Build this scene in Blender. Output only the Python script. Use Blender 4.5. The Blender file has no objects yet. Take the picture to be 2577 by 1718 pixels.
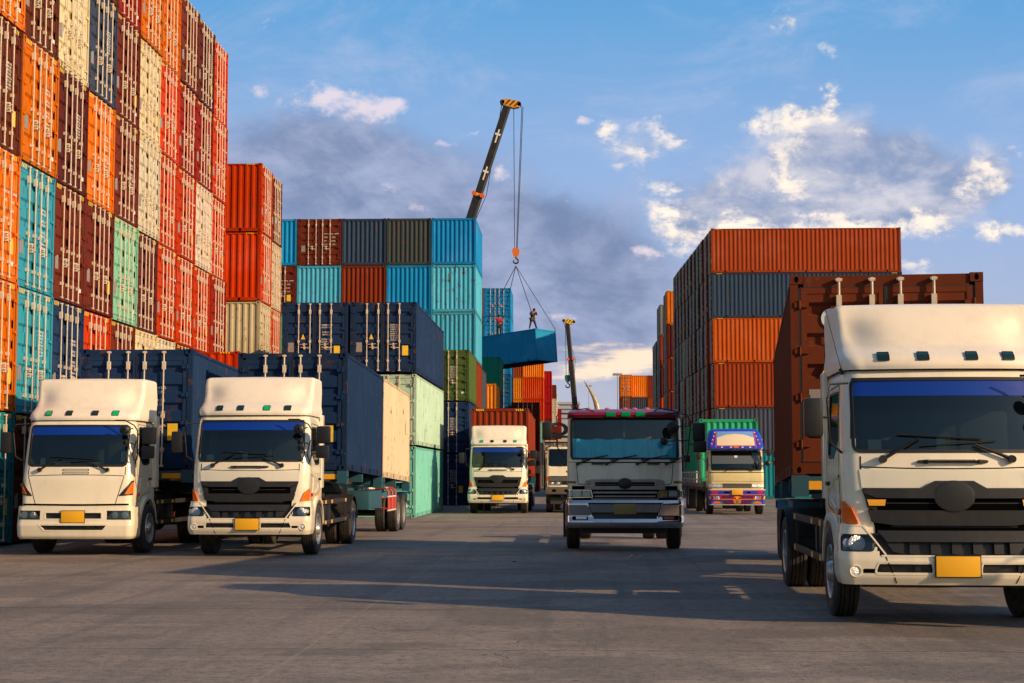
import bpy, bmesh, math, random
from mathutils import Vector, Matrix, Euler
R = math.radians
C = bpy.context.scene.collection
scene = bpy.context.scene

# ------------------------------------------------------------------ camera, sky, sun
cam = bpy.data.objects.new('camera', bpy.data.cameras.new('camera'))
C.objects.link(cam); scene.camera = cam
cam.data.sensor_width = 36.0; cam.data.lens = 4000 / 2577 * 36
cam.data.clip_start = 0.1; cam.data.clip_end = 6000
cam.location = (0, 0, 1.62)
cam.rotation_euler = (R(90 + 4.730), 0, R(2.261))
scene.view_settings.view_transform = 'Standard'; scene.view_settings.look = 'None'
scene.view_settings.exposure = 0.0; scene.view_settings.gamma = 1

SUN_EL, SUN_DIR = 21.0, Vector((0.88, -0.475, 0)).normalized()
sun = bpy.data.objects.new('sun', bpy.data.lights.new('sun', 'SUN')); C.objects.link(sun)
sun.data.energy = 5.0; sun.data.angle = R(0.6); sun.data.color = (1.0, 0.69, 0.40)
_d = Vector((SUN_DIR.x * math.cos(R(SUN_EL)), SUN_DIR.y * math.cos(R(SUN_EL)), math.sin(R(SUN_EL))))
sun.rotation_euler = _d.to_track_quat('Z', 'Y').to_euler(); sun.location = (60, -30, 40)

class NT:
    """tiny helper that writes shader math"""
    def __init__(s, nt): s.nt = nt
    def n(s, t, **k):
        nd = s.nt.nodes.new(t)
        for a, v in k.items(): setattr(nd, a, v)
        return nd
    def put(s, sock, v):
        if isinstance(v, (int, float, tuple, list)):
            if isinstance(v, (tuple, list)) and len(v) == 3 and sock.type == 'RGBA': v = (*v, 1)
            sock.default_value = v
        else: s.nt.links.new(v, sock)
    def m(s, op, a, b=0.0, c=None, clamp=False):
        nd = s.n('ShaderNodeMath', operation=op, use_clamp=clamp)
        s.put(nd.inputs[0], a); s.put(nd.inputs[1], b)
        if c is not None: s.put(nd.inputs[2], c)
        return nd.outputs[0]
    def mix(s, f, a, b, blend='MIX'):
        nd = s.n('ShaderNodeMix', data_type='RGBA', blend_type=blend)
        s.put(nd.inputs[0], f); s.put(nd.inputs[6], a); s.put(nd.inputs[7], b)
        return nd.outputs[2]
    def ramp(s, f, lo, hi):
        nd = s.n('ShaderNodeMapRange', interpolation_type='SMOOTHSTEP')
        s.put(nd.inputs[0], f); nd.inputs[1].default_value = lo; nd.inputs[2].default_value = hi
        return nd.outputs[0]
    def noise(s, vec, scale, detail=4, rough=0.55, dist=0.0):
        nd = s.n('ShaderNodeTexNoise')
        if vec is not None: s.nt.links.new(vec, nd.inputs['Vector'])
        nd.inputs['Scale'].default_value = scale; nd.inputs['Detail'].default_value = detail
        nd.inputs['Roughness'].default_value = rough; nd.inputs['Distortion'].default_value = dist
        return nd.outputs['Fac']
    def xyz(s, x, y, z):
        nd = s.n('ShaderNodeCombineXYZ')
        s.put(nd.inputs[0], x); s.put(nd.inputs[1], y); s.put(nd.inputs[2], z)
        return nd.outputs[0]
    def sep(s, v):
        nd = s.n('ShaderNodeSeparateXYZ'); s.nt.links.new(v, nd.inputs[0]); return nd.outputs
    def mapv(s, v, sc=(1, 1, 1), loc=(0, 0, 0)):
        nd = s.n('ShaderNodeMapping'); s.nt.links.new(v, nd.inputs[0])
        nd.inputs['Scale'].default_value = sc; nd.inputs['Location'].default_value = loc
        return nd.outputs[0]

def srgb(r, g, b):
    f = lambda c: (c / 255 / 12.92) if c <= 10 else ((c / 255 + .055) / 1.055) ** 2.4
    return (f(r), f(g), f(b))

def make_world():
    w = bpy.data.worlds.new('World'); scene.world = w; w.use_nodes = True
    nt = w.node_tree; nt.nodes.clear(); q = NT(nt)
    sky = q.n('ShaderNodeTexSky', sky_type='NISHITA'); sky.sun_disc = False
    sky.sun_elevation = R(SUN_EL); sky.sun_rotation = math.atan2(SUN_DIR.x, SUN_DIR.y)
    sky.air_density = 1.0; sky.dust_density = 1.2; sky.ozone_density = 2.0
    tc = q.n('ShaderNodeTexCoord').outputs['Generated']
    X, Y, Z = q.sep(tc)
    Ys = q.m('MAXIMUM', Y, 0.15)
    u = q.m('DIVIDE', X, Ys); v = q.m('DIVIDE', Z, Ys)
    K = 1.25 / 0.10                   # colours below are what the sky shows; strength is 0.10
    def col(c, k=1.0): return tuple(x * K * k for x in srgb(*c))
    # base sky: nishita pulled towards the clear evening blue
    g = q.ramp(v, 0.02, 0.20)
    g2 = q.ramp(v, 0.16, 0.34)
    lo = q.mix(g, col((190, 192, 212), .80), col((156, 186, 232), .80))
    grad = q.mix(g2, lo, col((92, 166, 224), .80))
    base = q.mix(0.92, sky.outputs[0], grad)
    p = q.xyz(u, v, 0)
    wn = q.noise(p, 14, 5, .6); wn2 = q.noise(q.mapv(p, loc=(3.1, 1.7, 0)), 14, 5, .6)
    pu = q.m('ADD', u, q.m('MULTIPLY', q.m('SUBTRACT', wn, .5), .05))
    pv = q.m('ADD', v, q.m('MULTIPLY', q.m('SUBTRACT', wn2, .5), .035))
    def blobs(lst, U, V):
        tot = None
        for (x, y, a, b, k) in lst:
            cu, cv = (x - 1447) / 4000, (1190 - y) / 4000
            e = q.m('ADD', q.m('POWER', q.m('ABSOLUTE', q.m('MULTIPLY', q.m('SUBTRACT', U, cu), 4000 / a)), 2.0),
                    q.m('POWER', q.m('ABSOLUTE', q.m('MULTIPLY', q.m('SUBTRACT', V, cv), 4000 / b)), 2.0))
            t = q.m('MULTIPLY', q.m('EXPONENT', q.m('MULTIPLY', e, -1.0)), k)
            tot = t if tot is None else q.m('ADD', tot, t)
        return tot
    f1 = q.noise(q.mapv(p, sc=(1, 1.5, 1)), 22, 7, .62, .3)
    f2 = q.noise(q.mapv(p, sc=(1, 1.4, 1), loc=(5, 2, 1)), 60, 8, .68, .2)
    f0 = q.noise(q.mapv(p, sc=(1, 1.8, 1), loc=(2, 7, 1)), 9, 6, .6, .5)
    # 1. wide soft grey-blue banks
    soft = blobs([(900, 380, 330, 90, .9), (1050, 520, 330, 110, 1.0), (760, 300, 220, 80, .6), (1480, 690, 260, 150, 1.2), (700, 500, 250, 120, .6), (1150, 640, 260, 100, .7),
                  (1540, 860, 190, 110, .9), (1330, 620, 200, 90, .8), (1250, 760, 200, 120, .8), (620, 420, 160, 90, .5), (1350, 520, 160, 60, .35)], pu, pv)
    a1 = q.ramp(q.m('ADD', soft, q.m('ADD', q.m('MULTIPLY', q.m('SUBTRACT', f0, .5), 1.5), q.m('MULTIPLY', q.m('SUBTRACT', f1, .5), .5))), .10, 1.15)
    grey = q.mix(q.ramp(q.m('ADD', q.m('MULTIPLY', f0, .6), q.m('MULTIPLY', f1, .4)), .38, .62), col((120, 138, 176), .78), col((170, 180, 212), .80))
    s1 = q.mix(q.m('MULTIPLY', a1, .92), base, grey)
    veil = q.ramp(q.noise(q.mapv(p, sc=(1, 2.0, 1), loc=(9, 3, 2)), 8, 8, .68, .5), .46, .78)
    s1 = q.mix(q.m('MULTIPLY', veil, .42), s1, col((200, 206, 232), .8))
    pk = blobs([(770, 230, 80, 35, .7), (810, 225, 40, 25, .5), (900, 250, 120, 45, .5), (960, 265, 70, 35, .7), (990, 250, 30, 25, .5), (1135, 348, 34, 17, .8), (1180, 325, 26, 12, .7),
                (1265, 435, 26, 22, .8), (1040, 515, 34, 18, .6), (1075, 520, 28, 16, .5), (980, 460, 40, 14, .5), (645, 35, 30, 16, .5),
                (1480, 290, 26, 12, .7), (620, 190, 34, 24, .5), (1420, 500, 25, 12, .4), (1640, 640, 46, 22, .85), (1600, 628, 28, 14, .5), (1430, 790, 60, 12, .45)], pu, pv)
    a2 = q.ramp(q.m('ADD', pk, q.m('MULTIPLY', q.ramp(pk, .0, .35), q.m('ADD', q.m('MULTIPLY', q.m('SUBTRACT', f2, .5), 2.2), q.m('MULTIPLY', q.m('SUBTRACT', f1, .5), 2.0)))), .22, 1.15)
    s2 = q.mix(q.m('MULTIPLY', a2, .8), s1, col((236, 220, 226), .88))
    # 2. grey bodies of the cumulus, then their lit rims
    body = blobs([(2170, 420, 220, 110, 1.5), (2280, 510, 190, 70, 1.1), (1860, 510, 140, 90, 1.1), (1620, 360, 120, 70, .35), (2470, 430, 90, 60, .5), (2080, 480, 90, 60, .6), (1740, 570, 100, 50, .6)], pu, pv)
    ab = q.ramp(q.m('ADD', body, q.m('ADD', q.m('MULTIPLY', q.m('SUBTRACT', f0, .5), .9), q.m('MULTIPLY', q.m('SUBTRACT', f1, .5), .9))), .18, .80)
    s2 = q.mix(q.m('MULTIPLY', ab, .9), s2, q.mix(q.ramp(q.m('ADD', q.m('MULTIPLY', f1, .6), q.m('MULTIPLY', f0, .4)), .40, .62), col((140, 158, 194), .80), col((212, 208, 216), .88)))
    big = [(1545, 330, 38, 34, .75), (1690, 350, 66, 50, .62), (1640, 305, 44, 28, .5), (1590, 395, 44, 35, .5), (1690, 490, 70, 60, .8), (1790, 440, 70, 36, .5), (1900, 570, 110, 45, .95), (1700, 560, 60, 60, .7),
           (1960, 300, 60, 30, .8), (2075, 235, 24, 52, .75), (2050, 290, 36, 20, .5), (2010, 350, 46, 40, .6), (1975, 440, 40, 70, .8), (2040, 530, 60, 50, .85), (2140, 575, 90, 36, .85), (2260, 585, 110, 34, .8), (2350, 555, 60, 40, .6),
           (2150, 340, 40, 22, .4), (2480, 430, 66, 50, .62), (2545, 360, 32, 30, .6), (2430, 480, 50, 40, .5), (1990, 30, 28, 34, .55), (2075, 90, 20, 50, .5), (2530, 590, 65, 30, .75), (2300, 670, 70, 36, .55), (1720, 620, 60, 30, .5), (1840, 560, 80, 40, .5), (2110, 450, 90, 40, .28)]
    bd = blobs(big, pu, pv)
    n_a = q.m('SUBTRACT', f1, .5); n_b = q.m('SUBTRACT', f2, .5)
    den = q.m('ADD', bd, q.m('MULTIPLY', q.ramp(bd, .0, .40), q.m('ADD', q.m('MULTIPLY', n_a, 2.4), q.m('MULTIPLY', n_b, 2.0))))
    a3 = q.ramp(den, .12, 1.25)
    # shade: thick middles grey, thin edges and the lower sunward side bright; detail from the noise slope
    dx_, dy_ = .0035, .0045
    po = q.mapv(p, loc=(-dx_, -dy_, 0))
    g1 = q.noise(q.mapv(po, sc=(1, 1.5, 1)), 22, 7, .62, .3); g2_ = q.noise(q.mapv(po, sc=(1, 1.4, 1), loc=(5, 2, 1)), 60, 8, .68, .2)
    slope = q.m('ADD', q.m('MULTIPLY', q.m('SUBTRACT', f1, g1), 5.0), q.m('MULTIPLY', q.m('SUBTRACT', f2, g2_), 2.4))
    below = blobs([b for b in big if b[2] > 55], q.m('SUBTRACT', pu, .010), q.m('SUBTRACT', pv, .014))
    edge = q.m('MULTIPLY', q.m('SUBTRACT', bd, below), 1.0)
    thick = q.ramp(den, .6, 1.6)
    br = q.m('ADD', q.m('ADD', .36, slope), q.m('SUBTRACT', edge, q.m('MULTIPLY', thick, .42)), clamp=True)
    c_d = q.mix(q.ramp(br, .0, .5), col((148, 162, 190), .78), col((204, 204, 216), .82))
    cc = q.mix(q.ramp(br, .42, 1.0), c_d, col((255, 238, 218), .95))
    s3 = q.mix(q.m('MULTIPLY', a3, .94), s2, cc)
    # warm streaks low on the horizon
    hz = blobs([(1580, 915, 120, 30, 1.0), (1480, 935, 130, 20, .8), (1470, 880, 100, 14, .5), (1640, 895, 70, 30, .7), (1400, 960, 120, 14, .4)], pu, pv)
    hs = q.ramp(q.m('ADD', hz, q.m('MULTIPLY', q.ramp(hz, .0, .3), q.m('MULTIPLY', q.m('SUBTRACT', q.noise(q.mapv(p, sc=(1, 6, 1)), 26, 8, .68), .5), 2.6))), .15, 1.3)
    s4 = q.mix(q.m('MULTIPLY', hs, .9), s3, col((255, 226, 196), .95))
    front = q.ramp(Y, 0.15, 0.45)
    # away from the view: plain sky
    fin = q.mix(front, sky.outputs[0], s4)
    bg = q.n('ShaderNodeBackground'); bg.inputs[1].default_value = 0.10
    nt.links.new(fin, bg.inputs[0])
    out = q.n('ShaderNodeOutputWorld'); nt.links.new(bg.outputs[0], out.inputs[0])
make_world()

# ------------------------------------------------------------------ materials
MATS = {}
def mat(name, color=(.5, .5, .5), rough=.5, metal=0., coat=0., dirt=0., dirt_col=(.09, .065, .045), bump=0., scale=3., emit=None, spec=.5, dirt_low=False):
    if name in MATS: return MATS[name]
    m = bpy.data.materials.new(name); m.use_nodes = True; MATS[name] = m
    q = NT(m.node_tree); b = m.node_tree.nodes['Principled BSDF']
    b.inputs['Roughness'].default_value = rough; b.inputs['Metallic'].default_value = metal
    b.inputs['Coat Weight'].default_value = coat; b.inputs['Coat Roughness'].default_value = .08
    b.inputs['Specular IOR Level'].default_value = spec
    b.inputs['Base Color'].default_value = (*color, 1)
    if dirt or bump:
        tc = q.n('ShaderNodeTexCoord').outputs['Object']
        if dirt:
            n1 = q.noise(tc, scale, 6, .65); n2 = q.noise(q.mapv(tc, sc=(6, 6, .8)), scale, 4, .6)
            f = q.m('MULTIPLY', q.ramp(q.m('ADD', q.m('MULTIPLY', n1, .6), q.m('MULTIPLY', n2, .4)), .42, .72), dirt)
            if dirt_low:
                z = q.sep(tc)[2]
                f = q.m('ADD', f, q.m('MULTIPLY', q.ramp(q.m('ADD', z, q.m('MULTIPLY', n1, .8)), 1.35, .5), dirt * 1.2), clamp=True)
            q.put(b.inputs['Base Color'], q.mix(f, color, dirt_col))
            q.put(b.inputs['Roughness'], q.m('ADD', rough, q.m('MULTIPLY', f, .35), clamp=True))
        if bump:
            bp = q.n('ShaderNodeBump'); bp.inputs['Strength'].default_value = bump; bp.inputs['Distance'].default_value = .02
            q.put(bp.inputs['Height'], q.noise(tc, scale * 4, 5, .6)); m.node_tree.links.new(bp.outputs[0], b.inputs['Normal'])
    if emit:
        b.inputs['Emission Color'].default_value = (*emit[0], 1); b.inputs['Emission Strength'].default_value = emit[1]
    return m

def paint_by_object(name, rust=1.0, rough=.55, rods=False):
    """weathered steel paint; the paint's colour is the object's own colour, its alpha how rusty it is"""
    m = bpy.data.materials.new(name); m.use_nodes = True; MATS[name] = m
    q = NT(m.node_tree); b = m.node_tree.nodes['Principled BSDF']
    oi = q.n('ShaderNodeObjectInfo'); tc = q.n('ShaderNodeTexCoord').outputs['Object']
    rv = q.n('ShaderNodeVectorMath', operation='SCALE'); rv.inputs[0].default_value = (37, 51, 23); q.put(rv.inputs['Scale'], oi.outputs['Random'])
    av = q.n('ShaderNodeVectorMath', operation='ADD'); m.node_tree.links.new(tc, av.inputs[0]); m.node_tree.links.new(rv.outputs[0], av.inputs[1])
    p = av.outputs[0]
    big = q.noise(p, .55, 4, .6); mid = q.noise(p, 3.5, 6, .68); fine = q.noise(p, 14, 6, .7)
    streak = q.noise(q.mapv(p, sc=(5, 5, .35)), 2.2, 5, .62)
    base = oi.outputs['Color']
    # sun-bleached and darker fields of the same paint
    bl = q.n('ShaderNodeHueSaturation'); bl.inputs['Saturation'].default_value = .90; bl.inputs['Value'].default_value = 1.25
    m.node_tree.links.new(base, bl.inputs['Color'])
    c1 = q.mix(q.m('MULTIPLY', q.ramp(big, .45, .75), .40), base, bl.outputs[0])
    dk = q.n('ShaderNodeHueSaturation'); dk.inputs['Value'].default_value = .55; m.node_tree.links.new(base, dk.inputs['Color'])
    c1 = q.mix(q.m('MULTIPLY', q.ramp(streak, .52, .78), .42), c1, dk.outputs[0])
    am = q.m('MULTIPLY', oi.outputs['Alpha'], rust)
    # scratches and rust blooms
    rf = q.m('MULTIPLY', q.ramp(q.m('ADD', q.m('MULTIPLY', mid, .62), q.m('MULTIPLY', streak, .38)), .545, .66), am, clamp=True)
    rcol = q.mix(fine, (.045, .018, .010), (.20, .075, .030))
    c2 = q.mix(rf, c1, rcol)
    pf = q.m('MULTIPLY', q.ramp(q.m('ADD', fine, q.m('MULTIPLY', mid, .5)), .93, 1.02), q.m('MULTIPLY', am, .3), clamp=True)
    c2 = q.mix(pf, c2, (.28, .20, .15))
    q.put(b.inputs['Base Color'], c2)
    q.put(b.inputs['Roughness'], q.m('ADD', rough, q.m('MULTIPLY', rf, .3), clamp=True))
    b.inputs['Specular IOR Level'].default_value = .02
    bp = q.n('ShaderNodeBump'); bp.inputs['Strength'].default_value = .25; bp.inputs['Distance'].default_value = .015
    q.put(bp.inputs['Height'], q.m('ADD', mid, q.m('MULTIPLY', rf, -.4))); m.node_tree.links.new(bp.outputs[0], b.inputs['Normal'])
    return m
CP = paint_by_object('container_paint')
CF = paint_by_object('frame_paint', rust=1.9)
def lamp_by_object():
    m = bpy.data.materials.new('marker_lens'); m.use_nodes = True; q = NT(m.node_tree); b = m.node_tree.nodes['Principled BSDF']
    oi = q.n('ShaderNodeObjectInfo'); q.put(b.inputs['Base Color'], oi.outputs['Color']); b.inputs['Roughness'].default_value = .12
    q.put(b.inputs['Emission Color'], oi.outputs['Color'])
    q.put(b.inputs['Emission Strength'], q.m('MULTIPLY', oi.outputs['Alpha'], .5)); return m
LENS = lamp_by_object()
def glass_mat(name, tint, refl=.5):
    m = bpy.data.materials.new(name); m.use_nodes = True; nt = m.node_tree; nt.nodes.clear(); q = NT(nt)
    tr = q.n('ShaderNodeBsdfTransparent'); tr.inputs[0].default_value = (*tint, 1)
    gl = q.n('ShaderNodeBsdfGlossy'); gl.inputs['Roughness'].default_value = .03; gl.inputs[0].default_value = (.80, .95, .92, 1)
    fr = q.n('ShaderNodeFresnel'); fr.inputs[0].default_value = 1.6
    mx = q.n('ShaderNodeMixShader'); q.put(mx.inputs[0], q.m('ADD', q.m('MULTIPLY', fr.outputs[0], refl * 2), .04, clamp=True))
    nt.links.new(tr.outputs[0], mx.inputs[1]); nt.links.new(gl.outputs[0], mx.inputs[2])
    o = q.n('ShaderNodeOutputMaterial'); nt.links.new(mx.outputs[0], o.inputs[0]); return m
GLASS = glass_mat('tinted_glass', (.34, .43, .41), .42)
GLASSC = glass_mat('clear_glass', (.86, .92, .92), .35)
LENSC = glass_mat('lamp_glass', (.85, .88, .9), .5)
def tyre_mat():
    return mat('tyre_rubber', (.022, .021, .020), .75, dirt=.7, dirt_col=(.11, .085, .06), bump=.3, scale=5)
TYRE = tyre_mat()
WHITE = mat('cab_white', (.87, .80, .62), .26, coat=.6, dirt=.22, dirt_col=(.30, .21, .13), scale=1.3, dirt_low=True)
WHITE2 = mat('deflector_white', (.87, .79, .65), .45, coat=.15, dirt=.22, dirt_col=(.42, .31, .22), scale=1.8)
SILVER = mat('wheel_silver', (.55, .53, .50), .35, .7, dirt=.5, scale=6)
STEELR = mat('rod_steel', (.66, .56, .42), .55, .0, dirt=.45, dirt_col=(.20, .13, .08), scale=9)
BLACK = mat('black_plastic', (.010, .010, .011), .42, dirt=.10, scale=4)
GRILLE = mat('grille_grey', (.020, .022, .026), .5, coat=.0, spec=.3, dirt=.2, scale=3)
DARK = mat('chassis_black', (.018, .018, .019), .6, dirt=.6, dirt_col=(.07, .055, .045), scale=4)
HOLE = mat('dark_gap', (.003, .003, .003), .95, spec=.0)
RUBBER = mat('seal_rubber', (.012, .012, .012), .55)
AMBER = mat('amber_lens', (.85, .15, .0), .2, coat=.0, spec=.25, bump=.8, scale=10)
REDL = mat('red_lens', (.45, .02, .01), .2, coat=.5)
YREF = mat('yellow_reflector', (.90, .42, .02), .4)
PLATE = mat('plate_yellow', (.82, .42, .01), .45)
PLATED = mat('plate_olive', (.30, .23, .08), .5)
CHROME = mat('chrome', (.75, .75, .76), .09, 1.0, dirt=.25, dirt_col=(.2, .17, .14), scale=3)
LAMPIN = mat('lamp_reflector', (.9, .9, .9), .28, .8, bump=.7, scale=16)
BLUE = mat('blue_sunstrip', (.001, .035, .30), .3, coat=.2)
TEALF = mat('teal_frame', (.014, .085, .12), .55, dirt=.5, dirt_col=(.05, .04, .03), scale=3)
REDW = mat('rack_red', (.55, .04, .02), .5, dirt=.3, scale=8)
WHT = mat('rack_white', (.75, .70, .60), .5, dirt=.3, scale=8)
INT = mat('cab_trim', (.085, .088, .085), .8)
INTL = mat('cab_trim_light', (.14, .13, .12), .85)
PAPER = mat('paper', (.65, .68, .66), .6)
TEXTW = mat('marking_white', (.72, .70, .64), .6)
YEL = mat('hazard_yellow', (.85, .55, .03), .5, dirt=.3, scale=10)
GREYP = mat('data_plate_metal', (.35, .31, .27), .5, .3, dirt=.4, scale=12)

# ------------------------------------------------------------------ mesh helpers
class MB:
    def __init__(s): s.v = []; s.f = []; s.mi = []; s.cur = 0
    def add(s, vs, fs):
        o = len(s.v); s.v += [tuple(v) for v in vs]
        for f in fs: s.f.append(tuple(i + o for i in f)); s.mi.append(s.cur)
        return s
    def box(s, x0, x1, y0, y1, z0, z1):
        return s.add([(x0, y0, z0), (x1, y0, z0), (x1, y1, z0), (x0, y1, z0), (x0, y0, z1), (x1, y0, z1), (x1, y1, z1), (x0, y1, z1)],
                     [(0, 3, 2, 1), (4, 5, 6, 7), (0, 1, 5, 4), (1, 2, 6, 5), (2, 3, 7, 6), (3, 0, 4, 7)])
    def cbox(s, x, y, z, w, d, h): return s.box(x - w / 2, x + w / 2, y - d / 2, y + d / 2, z - h / 2, z + h / 2)
    def cham(s, x0, x1, y0, y1, z0, z1, c):
        """box with its edges cut off"""
        b = bmesh.new(); r = bmesh.ops.create_cube(b, size=1)
        for v in b.verts: v.co = Vector(((x0 + x1) / 2 + v.co.x * (x1 - x0), (y0 + y1) / 2 + v.co.y * (y1 - y0), (z0 + z1) / 2 + v.co.z * (z1 - z0)))
        bmesh.ops.bevel(b, geom=list(b.edges), offset=c, segments=2, affect='EDGES', profile=.6)
        b.verts.index_update(); s.add([v.co[:] for v in b.verts], [[v.index for v in f.verts] for f in b.faces]); b.free(); return s
    def tube(s, pts, r, n=8, cap=True):
        pts = [Vector(p) for p in pts]; rings = []
        up = Vector((0, 0, 1))
        for i, p in enumerate(pts):
            d = (pts[min(i + 1, len(pts) - 1)] - pts[max(i - 1, 0)]).normalized()
            a = d.cross(up)
            if a.length < .05: a = d.cross(Vector((1, 0, 0)))
            a.normalize(); b = d.cross(a).normalized()
            rr = r[i] if isinstance(r, (list, tuple)) else r
            rings.append([p + (a * math.cos(2 * math.pi * k / n) + b * math.sin(2 * math.pi * k / n)) * rr for k in range(n)])
        vs = [v for g in rings for v in g]; fs = []
        for i in range(len(rings) - 1):
            for k in range(n):
                fs.append((i * n + k, i * n + (k + 1) % n, (i + 1) * n + (k + 1) % n, (i + 1) * n + k))
        if cap: fs += [tuple(range(n))[::-1], tuple((len(rings) - 1) * n + k for k in range(n))]
        return s.add(vs, fs)
    def lathe(s, prof, n=32, axis='x', c=(0, 0, 0), closed=False):
        """prof: (along, radius)"""
        vs = []
        for a, r in prof:
            for k in range(n):
                t = 2 * math.pi * k / n; p, q_ = r * math.cos(t), r * math.sin(t)
                vs.append((c[0] + a, c[1] + p, c[2] + q_) if axis == 'x' else (c[0] + p, c[1] + a, c[2] + q_) if axis == 'y' else (c[0] + p, c[1] + q_, c[2] + a))
        m = len(prof); fs = []
        for i in range(m if closed else m - 1):
            j = (i + 1) % m
            for k in range(n): fs.append((i * n + k, i * n + (k + 1) % n, j * n + (k + 1) % n, j * n + k))
        return s.add(vs, fs)
    def disc(s, c, r, axis='y', n=20, rz=None):
        vs = []
        for k in range(n):
            t = 2 * math.pi * k / n; a, b = r * math.cos(t), (rz or r) * math.sin(t)
            vs.append((c[0] + a, c[1], c[2] + b) if axis == 'y' else (c[0], c[1] + a, c[2] + b) if axis == 'x' else (c[0] + a, c[1] + b, c[2]))
        return s.add(vs, [tuple(range(n))])
    def prism(s, poly, a0, a1, axis='x'):
        """poly in the two other axes, extruded"""
        n = len(poly); P = (lambda a, p: (a, p[0], p[1])) if axis == 'x' else (lambda a, p: (p[0], a, p[1])) if axis == 'y' else (lambda a, p: (p[0], p[1], a))
        vs = [P(a0, p) for p in poly] + [P(a1, p) for p in poly]
        return s.add(vs, [tuple(range(n)), tuple(range(2 * n - 1, n - 1, -1))] + [(i, (i + 1) % n, (i + 1) % n + n, i + n) for i in range(n)])
    def mesh(s, name, mats, smooth=True, bevel=0.):
        me = bpy.data.meshes.new(name); me.from_pydata(s.v, [], s.f)
        for m_ in (mats if isinstance(mats, (list, tuple)) else [mats]): me.materials.append(m_)
        me.polygons.foreach_set('material_index', s.mi)
        b = bmesh.new(); b.from_mesh(me)
        bmesh.ops.recalc_face_normals(b, faces=list(b.faces))
        if bevel:
            es = [e for e in b.edges if len(e.link_faces) == 2 and e.calc_face_angle(0) > .6]
            bmesh.ops.bevel(b, geom=es, offset=bevel, segments=2, affect='EDGES', profile=.6, clamp_overlap=True)
        if smooth:
            for f in b.faces: f.smooth = True
            for e in b.edges:
                if len(e.link_faces) == 2 and e.calc_face_angle(0) > R(32): e.smooth = False
        b.to_mesh(me); b.free(); me.update(); return me
    def build(s, name, mats, parent=None, smooth=True, bevel=0., loc=(0, 0, 0), rot=(0, 0, 0), color=None, label=None):
        return obj(name, s.mesh(name, mats, smooth, bevel), parent, loc, rot, color, label)

def obj(name, me, parent=None, loc=(0, 0, 0), rot=(0, 0, 0), color=None, label=None):
    o = bpy.data.objects.new(name, me); C.objects.link(o); o.parent = parent
    o.location = loc; o.rotation_euler = rot
    if color: o.color = color if len(color) == 4 else (*color, .5)
    if label: o['label'] = label
    return o
def thing(name, label, cat, loc=(0, 0, 0), rot=(0, 0, 0), group=None):
    o = bpy.data.objects.new(name, None); C.objects.link(o); o.location = loc; o.rotation_euler = rot; o.empty_display_size = .3
    o['label'] = label; o['category'] = cat
    if group: o['group'] = group
    return o
def tag(o, label, cat, group=None):
    o['label'] = label; o['category'] = cat
    if group: o['group'] = group
    return o
KIDS = {}
def copy_tree(o, parent=None):
    c = o.copy(); C.objects.link(c); c.parent = parent
    for ch in [k for k in o.children]: copy_tree(ch, c)
    return c

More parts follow.
